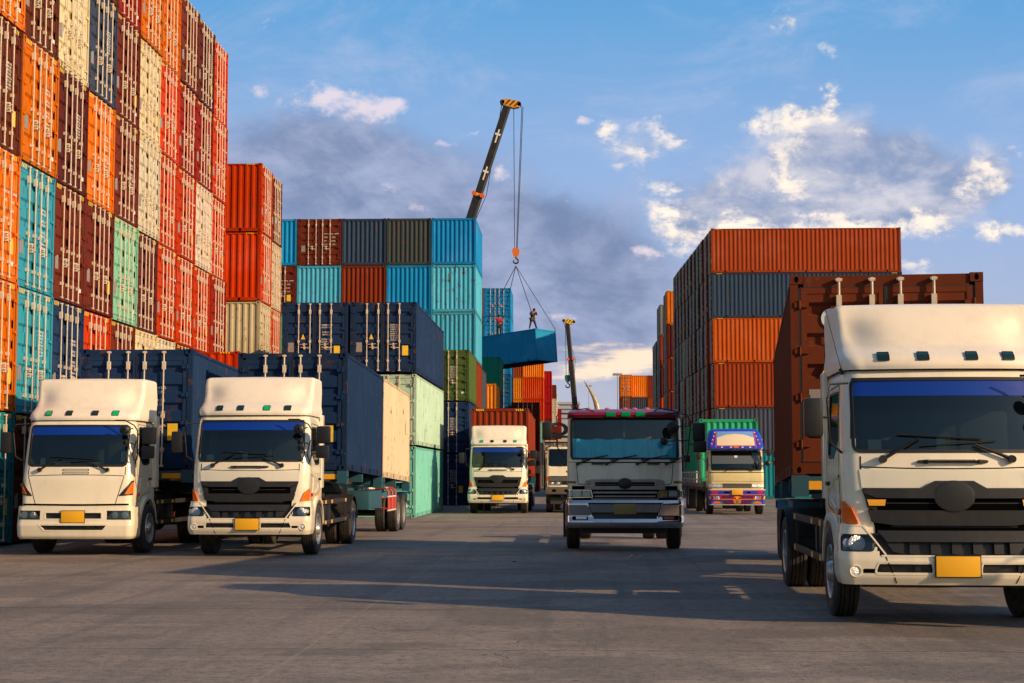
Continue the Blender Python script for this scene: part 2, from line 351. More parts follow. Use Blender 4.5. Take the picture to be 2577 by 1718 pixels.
# ------------------------------------------------------------------ ground
def ground():
    m = bpy.data.materials.new('yard_concrete'); m.use_nodes = True; q = NT(m.node_tree); b = m.node_tree.nodes['Principled BSDF']
    geo = q.n('ShaderNodeNewGeometry').outputs['Position']; X, Y, Z = q.sep(geo)
    big = q.noise(geo, .12, 5, .6); mid = q.noise(geo, .8, 6, .65, .4); fine = q.noise(geo, 9, 5, .75); grit = q.noise(geo, 60, 3, .8)
    drag = q.noise(q.mapv(geo, sc=(.25, 1.6, 1)), 1.0, 6, .65)
    c = q.mix(q.ramp(big, .35, .65), srgb(132, 121, 112), srgb(158, 144, 131))
    c = q.mix(q.m('MULTIPLY', q.ramp(mid, .40, .75), .5), c, srgb(104, 97, 92))
    c = q.mix(q.m('MULTIPLY', q.ramp(drag, .5, .66), .55), c, srgb(168, 152, 136))
    c = q.mix(q.m('MULTIPLY', q.ramp(fine, .42, .66), .6), c, srgb(84, 77, 72))
    c = q.mix(q.m('MULTIPLY', q.ramp(grit, .55, .72), .55), c, srgb(176, 160, 146))
    c = q.mix(q.m('MULTIPLY', q.ramp(grit, .46, .34), .5), c, srgb(62, 58, 56))
    # oil stains and tyre tracks running down the yard
    st = q.noise(q.mapv(geo, sc=(.45, 1.3, 1), loc=(4, 1, 0)), .9, 7, .7)
    stf = q.ramp(st, .60, .70)
    c = q.mix(q.m('MULTIPLY', stf, .85), c, srgb(46, 43, 42))
    tr = q.noise(q.mapv(geo, sc=(1.3, .05, 1), loc=(2, 0, 0)), 1.5, 4, .6)
    c = q.mix(q.m('MULTIPLY', q.ramp(tr, .48, .70), .42), c, srgb(84, 80, 78))
    pt = q.noise(q.mapv(geo, sc=(.8, 1.1, 1), loc=(7, 3, 0)), .35, 3, .5)
    c = q.mix(q.m('MULTIPLY', q.ramp(pt, .50, .56), .40), c, srgb(84, 78, 74))
    vr = q.n('ShaderNodeTexVoronoi'); vr.inputs['Scale'].default_value = 3.2; m.node_tree.links.new(geo, vr.inputs['Vector'])
    spk = q.m('MULTIPLY', q.ramp(vr.outputs['Distance'], .13, .06), q.ramp(fine, .44, .52))
    c = q.mix(q.m('MULTIPLY', spk, .8), c, srgb(44, 41, 40))
    # darker asphalt far down the aisle
    wob = q.m('MULTIPLY', q.m('SUBTRACT', q.noise(geo, .5, 4, .6), .5), .18)
    lines = None
    for (src, pos, wdt) in ((Y, 19.1, .03), (Y, 14.75, .02), (Y, 24.0, .02), (Y, 45.5, .05), (Y, 33.0, .03)):
        d = q.m('ABSOLUTE', q.m('SUBTRACT', q.m('ADD', src, wob), pos))
        t = q.m('MULTIPLY', q.ramp(d, wdt * 1.8, wdt * .3), q.ramp(q.noise(geo, 1.1, 4, .6), .28, .55))
        lines = t if lines is None else q.m('MAXIMUM', lines, t)
    cr = q.n('ShaderNodeTexVoronoi', feature='DISTANCE_TO_EDGE'); cr.inputs['Scale'].default_value = .16
    wv = q.n('ShaderNodeVectorMath', operation='ADD'); m.node_tree.links.new(geo, wv.inputs[0])
    nn = q.n('ShaderNodeTexNoise'); nn.inputs['Scale'].default_value = .9; nn.inputs['Detail'].default_value = 6; m.node_tree.links.new(geo, nn.inputs['Vector'])
    sc_ = q.n('ShaderNodeVectorMath', operation='SCALE'); sc_.inputs['Scale'].default_value = 1.6; m.node_tree.links.new(nn.outputs['Color'], sc_.inputs[0]); m.node_tree.links.new(sc_.outputs[0], wv.inputs[1])
    m.node_tree.links.new(wv.outputs[0], cr.inputs['Vector'])
    crk = q.m('MULTIPLY', q.ramp(cr.outputs[0], .0025, .0008), q.ramp(big, .54, .62))
    ln = q.m('MAXIMUM', lines, q.m('MULTIPLY', crk, .8), clamp=True)
    c = q.mix(q.m('MULTIPLY', ln, .42), c, srgb(48, 44, 42))
    lj = q.m('ABSOLUTE', q.m('SUBTRACT', q.m('ADD', X, q.m('MULTIPLY', wob, .4)), -2.5))
    c = q.mix(q.m('MULTIPLY', q.ramp(lj, .022, .006), .28), c, srgb(178, 160, 140))
    q.put(b.inputs['Base Color'], c)
    q.put(b.inputs['Roughness'], q.m('SUBTRACT', .88, q.m('MULTIPLY', stf, .3)))
    bp = q.n('ShaderNodeBump'); bp.inputs['Strength'].default_value = .7; bp.inputs['Distance'].default_value = .03
    q.put(bp.inputs['Height'], q.m('SUBTRACT', q.m('ADD', q.m('MULTIPLY', grit, .5), q.m('ADD', fine, mid)), q.m('MULTIPLY', ln, 1.5)))
    m.node_tree.links.new(bp.outputs[0], b.inputs['Normal'])
    g = MB(); g.add([(-1500, -300, 0), (1500, -300, 0), (1500, 3500, 0), (-1500, 3500, 0)], [(0, 1, 2, 3)])
    o = g.build('ground', m, smooth=False); o['kind'] = 'structure'
ground()

# ------------------------------------------------------------------ shipping containers
W = 2.438
def corr(length, pitch=.278, depth=.036, lead=0.):
    """trapezoid profile: list of (along, depth)"""
    n = max(1, round(length / pitch)); p = length / n; out = [(0, 0)]
    for i in range(n):
        a = i * p
        out += [(a + p * .13, 0), (a + p * .37, -depth), (a + p * .63, -depth), (a + p * .87, 0)]
    out.append((length, 0)); return out
def text_mesh(lines, size, name='lettering', gap=1.35):
    cu = bpy.data.curves.new(name, 'FONT'); cu.body = '\n'.join(lines); cu.size = size; cu.space_line = gap * .75; cu.extrude = .0015
    cu.resolution_u = 2
    o = bpy.data.objects.new(name, cu); C.objects.link(o)
    dg = bpy.context.evaluated_depsgraph_get()
    me = bpy.data.meshes.new_from_object(o.evaluated_get(dg)); me.materials.clear(); me.materials.append(TEXTW)
    bpy.data.objects.remove(o); me.name = name; return me
TXT1 = text_mesh(['30480 KGS', '67200 LBS', '', ' 2180 KGS', ' 4810 LBS', '', '28300 KGS', '62390 LBS', '', 'Bridgetown,', 'Barbados'], .088)
TXT2 = text_mesh(['MAX.GROSS  30480', '', 'TARE        3900', '', 'NET        26580', '', 'CU.CAP.    76.4'], .098)
TXT0 = [None]
TXT3 = text_mesh(['30480 KGS', '67200 LBS', ' 3980 KGS', ' 8775 LBS', '26500 KGS', '58425 LBS', ' 76.4 CBM', ' 2700 CFT'], .080)
PROT = {}
def cmesh(L, H):
    """meshes of one container size"""
    k = (L, H)
    if k in PROT: return PROT[k]
    d = {}; w = W / 2; f = MB()
    for sx in (-1, 1):
        X = lambda a, b: (min(sx * a, sx * b), max(sx * a, sx * b))
        x0, x1 = X(w - .10, w); f.box(x0, x1, .004, .12, .12, H - .12)
        f.box(x0, x1, L - .12, L - .004, .12, H - .12)
        x0, x1 = X(w - .07, w - .006); f.box(x0, x1, .17, L - .17, H - .085, H - .02)
        x0, x1 = X(w - .06, w - .006); f.box(x0, x1, .17, L - .17, .012, .155)
        f.cur = 1                                            # fork pockets and joints in the bottom rail
        n = 7 if L > 10 else 4
        for i in range(n):
            y = .9 + i * (L - 1.8) / (n - 1); x0, x1 = X(w - .03, w - .003); f.box(x0, x1, y - .05, y + .05, .03, .14)
        f.cur = 0
    f.box(-w + .17, w - .17, .02, .10, H - .16, H - .012); f.box(-w + .1, w - .1, .025, .10, .012, .16)
    f.box(-w + .1, w - .1, L - .10, L - .02, H - .13, H - .012); f.box(-w + .1, w - .1, L - .10, L - .02, .012, .16)
    c = f
    for sx in (-1, 1):
        for y0 in (0, L - .178):
            for z0 in (0, H - .118):
                xa, xb = sorted((sx * (w - .162), sx * (w + .002)))
                yy0, yy1 = (y0 - .003, y0 + .178) if y0 == 0 else (y0, y0 + .181)
                c.box(xa, xb, yy0, yy1, z0, z0 + .118)
    c.cur = 1
    for sx in (-1, 1):
        for z0 in (0, H - .118):
            c.disc((sx * (w - .08), -.0045, z0 + .06), .028, 'y', 10, .042); c.disc((sx * (w - .08), L + .0045, z0 + .06), .028, 'y', 10, .042)
            for y0 in (.09, L - .09): c.disc((sx * (w + .0035), y0, z0 + .06), .042, 'x', 10, .028)
    d['frame'] = f.mesh('frame', [CF, HOLE], smooth=False)
    pr = corr(L - .24)
    z0, z1 = .14, H - .07
    for sx, nm in ((-1, 'sideA'), (1, 'sideB')):
        s = MB(); vs = []
        for a, dp in pr: vs += [(sx * (w - .012 + dp), .12 + a, z0), (sx * (w - .012 + dp), .12 + a, z1)]
        s.add(vs, [(2 * i, 2 * i + 1, 2 * i + 3, 2 * i + 2) for i in range(len(pr) - 1)]); d[nm] = s.mesh('side_wall', CP, smooth=False)
    s = MB(); vs = []
    for a, dp in corr(W - .2, .25, .045): vs += [(-w + .1 + a, L - .03 + dp, z0), (-w + .1 + a, L - .03 + dp, z1)]
    s.add(vs, [(2 * i, 2 * i + 1, 2 * i + 3, 2 * i + 2) for i in range(len(vs) // 2 - 1)]); d['blind'] = s.mesh('end_wall', CP, smooth=False)
    s = MB(); vs = []
    for a, dp in corr(L - .3, .36, .02): vs += [(-w + .05, .15 + a, H - .03 + dp), (w - .05, .15 + a, H - .03 + dp)]
    s.add(vs, [(2 * i, 2 * i + 1, 2 * i + 3, 2 * i + 2) for i in range(len(vs) // 2 - 1)]); d['roof'] = s.mesh('roof', CP, smooth=False)
    s = MB(); s.add([(-w + .03, .03, .13), (w - .03, .03, .13), (w - .03, L - .03, .13), (-w + .03, L - .03, .13)], [(0, 1, 2, 3)])
    nn = int(L / .4)
    for i in range(nn): s.box(-w + .05, w - .05, .25 + i * .4, .29 + i * .4, .02, .128)
    d['floor'] = s.mesh('underframe', DARK, smooth=False)
    # doors (one mesh for each side)
    b0, b1 = .17, H - .17
    rb = [(b0 + .10)]; nr = 5; span = (b1 - b0 - .24) / nr
    for sx, nm in ((-1, 'doorA'), (1, 'doorB')):
        s = MB(); xi, xo = .02, w - .135
        prof = [(b0 + .07, .03)]
        for i in range(nr):
            za = b0 + .12 + i * span
            prof += [(za + span * .40, .03), (za + span * .48, .078), (za + span * .72, .078), (za + span * .84, .03)]
        prof.append((b1 - .07, .03))
        # panels between the upright members
        for (xa, xb) in ((xi + .07, xo - .07),):
            vs = []
            for z, y in prof: vs += [(sx * xa, y, z), (sx * xb, y, z)]
            s.add(vs, [(2 * i, 2 * i + 1, 2 * i + 3, 2 * i + 2) for i in range(len(prof) - 1)])
            for xe in (xa, xb):
                vs = []
                for z, y in prof: vs += [(sx * xe, y, z), (sx * xe, .026, z)]
                s.add(vs, [(2 * i, 2 * i + 1, 2 * i + 3, 2 * i + 2) for i in range(len(prof) - 1)])
        for (xa, xb) in ((xi, xi + .07), (xo - .07, xo)):
            a, b_ = sorted((sx * xa, sx * xb)); s.box(a, b_, .018, .07, b0, b1)
        a, b_ = sorted((sx * (xi + .07), sx * (xo - .07))); s.box(a, b_, .020, .07, b0, b0 + .075); s.box(a, b_, .020, .07, b1 - .075, b1)
        for i in range(4):                                    # hinges
            z = b0 + .22 + i * (b1 - b0 - .44) / 3; a, b_ = sorted((sx * (xo - .10), sx * (xo + .085))); s.box(a, b_, -.012, .022, z - .035, z + .035)
            s.tube([(sx * (xo + .02), -.012, z - .06), (sx * (xo + .02), -.012, z + .06)], .016, 6)
        d[nm] = s.mesh('door', CP, smooth=False)
    g = MB(); g.box(-.020, .020, .010, .05, b0, b1)
    for sx in (-1, 1):
        a, b_ = sorted((sx * (w - .135), sx * (w - .1))); g.box(a, b_, .022, .06, b0, b1)
    g.box(-w + .12, w - .12, .019, .06, b1, b1 + .012); g.box(-w + .12, w - .12, .019, .06, b0 - .012, b0)
    d['seal'] = g.mesh('door_seal', RUBBER, smooth=False)
    for x, nm in ((-.60, 'r0'), (-.18, 'r1'), (.18, 'r2'), (.60, 'r3')):
        r_ = MB(); y = -.035
        r_.tube([(x, y, .05), (x, y, H - .05)], .0175, 8)
        for z in (.07, H - .075):                             # cams and their keepers
            r_.box(x - .028, x + .028, y - .02, y + .05, z - .022, z + .022); r_.tube([(x - .045, y, z), (x + .045, y, z)], .02, 6)
        for z in (.42, H * .44, H - .36):
            hh = .085 if z > H - .5 else .04
            r_.box(x - .034, x + .034, y - .018, y + .056, z - hh, z + hh)
        hs = 1 if x < 0 else -1
        if nm in ('r0', 'r3'): hs = 1 if x < 0 else -1
        else: hs = -1 if x < 0 else 1
        hz = 1.02 if nm in ('r0', 'r2') else .90
        r_.tube([(x, y - .01, hz), (x + hs * .08, y - .03, hz), (x + hs * .33, y - .03, hz + .02)], .012, 6)
        r_.box(x + hs * .20 - .03, x + hs * .20 + .03, y - .03, y + .05, hz - .05, hz + .05)
        d[nm] = r_.mesh('locking_rod', STEELR)
    hzd = MB()
    for x0 in (-w + .2, w - .55):
        for i in range(4): hzd.add([(x0 + i * .09, .0165, H - .135), (x0 + i * .09 + .045, .0165, H - .135), (x0 + i * .09 + .075, .0165, H - .03), (x0 + i * .09 + .03, .0165, H - .03)], [(0, 1, 2, 3)])
        for i in range(4): hzd.add([(x0 + i * .09, L - .0165, H - .12), (x0 + i * .09 + .045, L - .0165, H - .12), (x0 + i * .09 + .075, L - .0165, H - .03), (x0 + i * .09 + .03, L - .0165, H - .03)], [(0, 1, 2, 3)])
    for sx in (-1, 1):
        for y0 in (.3, L - .65):
            for i in range(4): hzd.add([(sx * (w - .003), y0 + i * .09, H - .08), (sx * (w - .003), y0 + i * .09 + .045, H - .08), (sx * (w - .003), y0 + i * .09 + .075, H - .025), (sx * (w - .003), y0 + i * .09 + .03, H - .025)], [(0, 1, 2, 3)])
    d['hazard'] = hzd.mesh('hazard_stripes', YEL, smooth=False)
    p = MB(); p.box(-1.0, -.78, .018, .026, .75, 1.10); d['plate'] = p.mesh('data_plate', GREYP, smooth=False)
    p = MB(); p.box(.70, .92, .018, .0255, .62, .98); d['stickerA'] = p.mesh('sticker', YEL, smooth=False)
    p = MB(); p.prism([(-.52, 1.22), (-.36, 1.22), (-.44, 1.42)], .018, .0255, 'y'); d['stickerB'] = p.mesh('sticker', YEL, smooth=False)
    p = MB(); p.box(.82, .96, .018, .0255, .36, .46); d['stickerC'] = p.mesh('sticker', PAPER, smooth=False)
    PROT[k] = d; return d

COL = {  # paint colours (base colour, not how they look in the sun)
    'orange': (.62, .140, .003, .6), 'amber': (.66, .19, .008, .3), 'vermilion': (.48, .036, .002, .9), 'red': (.26, .013, .007, .9), 'crimson': (.30, .006, .009, .5),
    'maroon': (.130, .022, .013, .7), 'plum': (.100, .020, .018, .6), 'brown': (.125, .030, .014, .6), 'rust brown': (.20, .030, .012, .6), 'burnt orange': (.44, .080, .012, .6), 'rust orange': (.27, .045, .013, .6),
    'cream': (.58, .48, .31, .9), 'white': (.60, .54, .42, .9), 'hanging blue': (.02, .33, .58, .5), 'sky blue': (.035, .30, .42, .7), 'light blue': (.06, .36, .52, 1.0), 'bright blue': (.008, .22, .50, .5),
    'navy': (.014, .036, .095, .45), 'slate': (.055, .065, .10, .45), 'dusty navy': (.045, .065, .11, .7), 'steel blue': (.030, .052, .095, .6), 'charcoal': (.050, .065, .065, .9),
    'mint': (.20, .52, .34, .8), 'pale mint': (.46, .66, .52, .8), 'turquoise': (.16, .45, .40, .8), 'green': (.075, .13, .035, .5), 'teal green': (.012, .22, .14, .5),
    'emerald': (.03, .42, .20, .4), 'teal': (.015, .20, .24, .4), 'grey': (.16, .16, .16, .8), 'dark grey': (.075, .078, .085, .8), 'deep blue': (.012, .11, .26, .5),
}
rnd = random.Random(5)
ORD = ['bottom', 'second', 'third', 'fourth', 'fifth', 'sixth', 'seventh', 'eighth']
def container(colr, x, y, z, rz=0, L=12.192, H=2.896, label='', group=None, door=True, text=None, det=2, sx=1., sz=1., rot=None, hazard=None, rods=True, name='shipping_container'):
    """origin: middle of the bottom edge of the door end; the box runs along local +y. det 0: far, 1: no small parts, 2: all"""
    d = cmesh(L, H); col = COL[colr]
    k = rnd.uniform(.86, 1.14); col = (min(1, col[0] * k), min(1, col[1] * k * rnd.uniform(.93, 1.07)), min(1, col[2] * k), col[3] * rnd.uniform(.6, 1.3))
    t = thing(name, label, 'container', (x, y, z), rot or (0, 0, rz), group); t.scale = (sx, 1, sz)
    fc = (col[0] * .85, col[1] * .85, col[2] * .85, min(1, col[3] * 1.15))
    obj('frame', d['frame'], t, color=fc); 
    obj('side_wall', d['sideA'], t, color=col); obj('side_wall', d['sideB'], t, color=col)
    obj('end_wall', d['blind'], t, color=col); obj('roof', d['roof'], t, color=col); obj('underframe', d['floor'], t)
    dl, dr = obj('door', d['doorA'], t, color=col), obj('door', d['doorB'], t, color=col)
    if door and det > 0:
        if rods: obj('locking_rod', d['r0'], dl); obj('locking_rod', d['r1'], dl); obj('locking_rod', d['r2'], dr); obj('locking_rod', d['r3'], dr)
        obj('door_seal', d['seal'], t)
        if det > 1:
            if text is None: text = rnd.choice([TXT2, TXT3, TXT1, False, False])
            if text: obj('lettering', text, dr, loc=(.24, .012, 1.95 if H > 2.7 else 1.72), rot=(R(90), 0, 0))
            obj('data_plate', d['plate'], dl)
            if rnd.random() < .5: obj('sticker', d['stickerA'], dr)
            if rnd.random() < .35: obj('sticker', d['stickerB'], dl)
            if rnd.random() < .5: obj('sticker', d['stickerC'], dr)
    if (H > 2.7 if hazard is None else hazard) and det > 0: obj('hazard_stripes', d['hazard'], t)
    return t

HC, ST, L40, L20 = 2.896, 2.591, 12.192, 6.058
A90 = R(90)
# tall sunlit wall, door ends towards the aisle; columns from the near end, tiers from the ground up
WALL = [
    ['teal', 'orange', 'orange', 'brown', 'orange', 'maroon'],
    ['brown', 'sky blue', 'sky blue', 'orange', 'brown', 'maroon'],
    ['brown', 'navy', 'maroon', 'plum', 'cream', 'maroon'],
    ['maroon', 'vermilion', 'maroon', 'orange', 'dusty navy', 'brown'],
    ['brown', 'maroon', 'mint', 'maroon', 'maroon', 'red'],
    ['maroon', 'cream', 'plum', 'white', 'cream', 'orange'],
    ['brown', 'white', 'vermilion', 'vermilion', 'vermilion', 'orange'],
    ['maroon', 'maroon', 'vermilion', 'vermilion', 'red', 'maroon'],
    ['brown', 'vermilion', 'vermilion', 'white', 'red', 'plum'],
    ['brown', 'vermilion', 'red', 'vermilion', 'vermilion', 'vermilion'],
]
COLN = ['nearest', 'second', 'third', 'fourth', 'fifth', 'sixth', 'seventh', 'eighth', 'ninth', 'tenth']
def look(c, tier, col, wh):
    return f'{c} container, {ORD[tier]} tier, {col} column of {wh}'
for i, colm in enumerate(WALL):
    t_ = (i - 1) / 9.0
    yc = 35.55 + 2.62 * (i - 1) + 1.31; xd = -12.72 - .45 * t_
    if i >= 6: xd -= .02
    for j, c in enumerate(colm):
        lab = f'{c} container, {ORD[j]} tier in the {COLN[i]} column of the tall sunlit wall'
        container(c, xd + rnd.uniform(-.035, .035), yc + rnd.uniform(-.01, .01), j * 2.925 + .06 * (1 - t_), A90, L40, HC, lab, 'containers in the tall sunlit wall', sx=1.058, sz=1.005)
# the stack beyond it, long side towards the camera
L2 = [['brown', 'vermilion', 'cream', 'vermilion', 'vermilion'], ['maroon', 'vermilion', 'vermilion', 'cream', 'maroon']]
for i, colm in enumerate(L2):
    for j, c in enumerate(colm):
        lab = f'{c} container, {ORD[j]} tier, {["near", "rear"][i]} column of the five-high stack beyond the sunlit wall'
        container(c, -13.22 - i * .04, 67.3 + i * 2.5, j * 2.95, A90, L40, HC, lab, 'containers stacked beyond the sunlit wall', sz=1.01)
# low pair standing before the wall
for j, c in enumerate(('rust orange', 'vermilion')):
    container(c, -11.1, 53.3, j * 2.9 - .15 * j, A90, L20, HC, f'{["red-orange container under the other low one", "bright orange container peeping out above the two trailers"][j]}', 'low containers between the wall and the trailers')

# six-high stack of ends, blue and maroon, behind
BS = [  # columns from the aisle side outward; (colour, shows its door)
    [('brown', 0), ('brown', 0), ('rust brown', 0), ('light blue', 0), ('light blue', 0), ('bright blue', 0)],
    [('brown', 0), ('navy', 0), ('maroon', 0), ('bright blue', 0), ('bright blue', 0), ('charcoal', 0)],
    [('brown', 0), ('navy', 0), ('maroon', 0), ('maroon', 0), ('rust brown', 0), ('steel blue', 0)],
    [('brown', 0), ('navy', 0), ('maroon', 0), ('bright blue', 0), ('light blue', 0), ('maroon', 1)],
    [('brown', 0), ('navy', 0), ('vermilion', 0), ('teal green', 0), ('maroon', 1), ('bright blue', 0)],
]
for i, colm in enumerate(BS):
    for j, (c, dr) in enumerate(colm):
        x, y = -5.41 - W / 2 - 2.477 * i, 86.5
        lab = f'{c} container, {ORD[j]} tier, {COLN[i].replace("nearest", "aisle-side")} column of the six-high blue and maroon stack'
        if dr: container(c, x, y, j * 2.607, 0, L20, ST, lab, 'containers in the six-high blue and maroon stack', text=TXT2)
        else: container(c, x, y + L20, j * 2.607, R(180), L20, ST, lab, 'containers in the six-high blue and maroon stack', door=False)
for j, c in enumerate(('brown', 'navy', 'slate')):
    container(c, -5.5 - W / 2, 92.75, j * 2.607, 0, L20, ST, f'{c} container, {ORD[j]} tier, behind the green one, showing only its long side', 'containers lined up behind the green one', det=1)

# navy and mint stack behind the second truck
NM = [[('navy', TXT1), ('navy', TXT1), ('navy', TXT1)], [('turquoise', TXT3), ('pale mint', TXT3), ('navy', TXT3)]]
for i, colm in enumerate(NM):
    for j, (c, tx) in enumerate(colm):
        x = [-9.54, -7.02][i]
        lab = [['navy container at ground level hidden behind the loaded trailer', 'navy container in the middle of the stack behind the loaded trailer', 'navy container with large white weights, topmost beside its darker twin'],
               ['turquoise container on the ground with a hazard triangle on its door', 'pale mint container between the turquoise and the navy one', 'navy container on top of the pale mint one, rust along its edges']][i][j]
        o = container(c, x, 57.9 + (.12 if j == 1 else 0), j * 2.65, 0, L40, ST, lab, 'containers in the navy and mint stack', text=tx, rods=not (i == 1 and j == 0))
        if i == 1 and j == 0:
            tr = MB(); tr.prism([(-.98, 1.02), (-.66, 1.02), (-.82, .72)], .016, .021, 'y'); tr.build('hazard_triangle', mat('sign_black', (.03, .01, .01), .5), o)
            tr = MB(); tr.prism([(-.93, .99), (-.71, .99), (-.82, .78)], .012, .0155, 'y'); tr.build('hazard_symbol', mat('sign_pink', (.6, .25, .22), .5), o)
# green over two navy ones
for j, (c, tx) in enumerate((('navy', TXT3), ('navy', TXT3), ('green', TXT3))):
    container(c, -5.33 - W / 2, 80.0, j * 2.625, 0, L20, ST, ['navy container in shade on the ground beside the small white truck', 'navy container between the green one and the ground one', 'olive green container on top of two navy ones'][j], 'containers under and with the olive green one', text=tx)
    container(['navy', 'brown', 'navy'][j], -5.33 - W * 1.5 - .05, 80.0, j * 2.625, 0, L20, ST, ['navy', 'brown', 'dark navy'][j] + ' container mostly hidden, ' + ORD[j] + ' tier beside the olive green stack', 'containers beside the olive green stack')

# stacks further down the aisle, end faces to the camera: (x of the aisle-side face, y, length, columns of colours bottom up, name, doors)
FAR = [
    (-5.46, 110, L20, [['brown', 'deep blue', 'amber']], 'amber-topped stack', 0),
    (-5.66, 120, L20, [['navy', 'deep blue', 'deep blue', 'teal green']], 'teal green-topped stack', 0),
    (-5.73, 142, L20, [['navy', 'deep blue', 'deep blue', 'deep blue', 'bright blue', 'bright blue', 'bright blue'], ['navy', 'brown', 'maroon', 'mint', 'rust brown', 'slate', 'rust orange']], 'seven-high blue stack', 1),
    (-3.11, 139, L20, [['maroon', 'maroon', 'maroon']], 'dark maroon stack', 1),
    (-3.75, 190, L20, [['grey', 'slate', 'mint', 'vermilion', 'vermilion', 'orange'], ['brown', 'maroon', 'vermilion', 'amber', 'amber', 'rust orange']], 'six-high orange stack', 0),
    (-3.77, 259, L20, [['navy', 'navy', 'navy', 'maroon', 'crimson', 'crimson', 'crimson']], 'seven-high crimson stack', 0),
    (-3.5, 300, L20, [['navy', 'maroon', 'cream', 'maroon', 'white', 'cream', 'maroon']], 'maroon-topped stack beyond the crimson one', 1),
    (-3.7, 335, L20, [['white', 'rust brown', 'cream', 'rust brown', 'white', 'cream', 'cream']], 'cream-topped stack', 1),
    (-4.3, 385, L20, [['maroon', 'vermilion', 'white', 'cream', 'white', 'cream', 'white']], 'white-topped stack', 1),
    (-3.5, 415, L20, [['brown', 'maroon', 'white', 'white', 'maroon', 'crimson', 'crimson']], 'farthest crimson stack', 0),
]
for (xr, y, L, cols, nm, dr) in FAR:
    for i, colm in enumerate(cols):
        for j, c in enumerate(colm):
            x = xr - W / 2 - i * 2.46
            lab = f'{c} container, {ORD[j]} tier{["", ", outer column"][i]} of the {nm}'
            container(c, x, y if dr else y + L, j * 2.605, 0 if dr else R(180), L, ST, lab, 'containers stacked down the aisle', door=bool(dr), det=1 if y < 200 else 0)
rr = random.Random(3)   # low rows closing the yard
for (x0, y, n, rows) in ((-6.5, 430, 8, 7), (5.0, 420, 4, 7)):
    for i in range(n):
        for j in range(rows - (1 if rr.random() < .3 else 0)):
            c = rr.choice(['maroon', 'brown', 'rust brown', 'maroon', 'cream', 'rust orange', 'plum', 'brown'])
            if j < 3: continue
            container(c, x0 + i * 2.6, y, (j - 3) * 2.6, 0, L20, ST, f'{c} container, {ORD[j - 3]} tier, {COLN[i]} column of the {"low far row under the dome" if n == 8 else "low far row behind the horn"}', 'containers in the far low rows', det=1)

# orange stack closing the aisle
RO = [(6.55, 203.2, 'orange brown brown brown maroon'.split()[::-1], 1), (8.15, 205, ['navy', 'maroon', 'brown', 'slate', 'amber'], 0), (10.62, 205, ['maroon', 'brown', 'rust orange', 'rust orange', 'rust brown'], 0), (13.1, 205, ['maroon', 'brown', 'brown', 'maroon', 'brown'], 0)]
for i, (x, y, colm, dr) in enumerate(RO):
    for j, c in enumerate(colm):
        container(c, x, y if dr else y + L20, j * 2.835, 0 if dr else R(180), L20, ST, f'{c} container, {ORD[j]} tier, {COLN[i]} column of the orange stack closing the aisle', 'containers closing the aisle', door=bool(dr), det=1, sz=1.09, sx=.6 if i == 0 else .985)
for (x, y, c, lb) in ((6.5, 330, 'cream', 'cream container end beside the far orange stack'), (5.6, 360, 'slate', 'dark container end low against the sky beside the cream one')):
    for j in range(5 if c == 'cream' else 4):
        container(c, x, y + L20, j * 2.9, R(180), L20, ST, lb if j == (4 if c == 'cream' else 3) else f'{c} container in {ORD[j]} tier far behind the grey truck', 'far container ends', door=False, det=0, sz=1.12)

# right-hand wall: long sides to the camera, shaded door ends down the aisle
RW = ['teal', 'slate', 'rust orange', 'burnt orange', 'steel blue', 'rust orange']
DK = ['maroon', 'red', 'grey', 'maroon', 'charcoal', 'steel blue', 'rust brown', 'vermilion', 'maroon', 'rust brown', 'slate', 'cream', 'rust orange', 'plum', 'red']
rr = random.Random(11)
for i in range(11):
    for j in range(6):
        c = RW[j] if i == 0 else rr.choice(DK)
        if i == 0: lab = ['teal', 'slate blue', 'rust red', 'orange', 'navy', 'rust orange'][j] + f' container, {ORD[j]} tier, long side in sun at the head of the shaded wall'
        else: lab = f'{c} container, {ORD[j]} tier, {["", "second", "third", "fourth", "fifth", "sixth", "seventh", "eighth", "ninth", "tenth", "eleventh"][i]} column of the shaded wall'
        container(c, 8.85 - .078 * i + .15 * (5 - j) / 5 * (i == 0) + rr.uniform(-.03, .03), 102.5 + W / 2 + 2.447 * i, j * 2.905, -A90, L40, HC, lab, 'containers in the shaded wall')
for (y0, n, rows, cc) in ((137.6, 2, 6, ['rust orange', 'brown', 'plum', 'maroon', 'plum', 'orange']), (149.0, 2, 6, None), (155.5, 3, 5, None)):
    for i in range(n):
        for j in range(rows):
            c = cc[j] if (cc and i == 0) else rr.choice(DK)
            container(c, 8.0, y0 + W / 2 + 2.45 * i, j * 2.9, -A90, L40, HC, f'{c} container, {ORD[j]} tier, {"first second third".split()[i]} column, {"block with the lit orange side" if y0 < 140 else "narrow block beyond the orange side" if y0 < 152 else "last five-high block"}', 'containers behind the shaded wall', det=1)
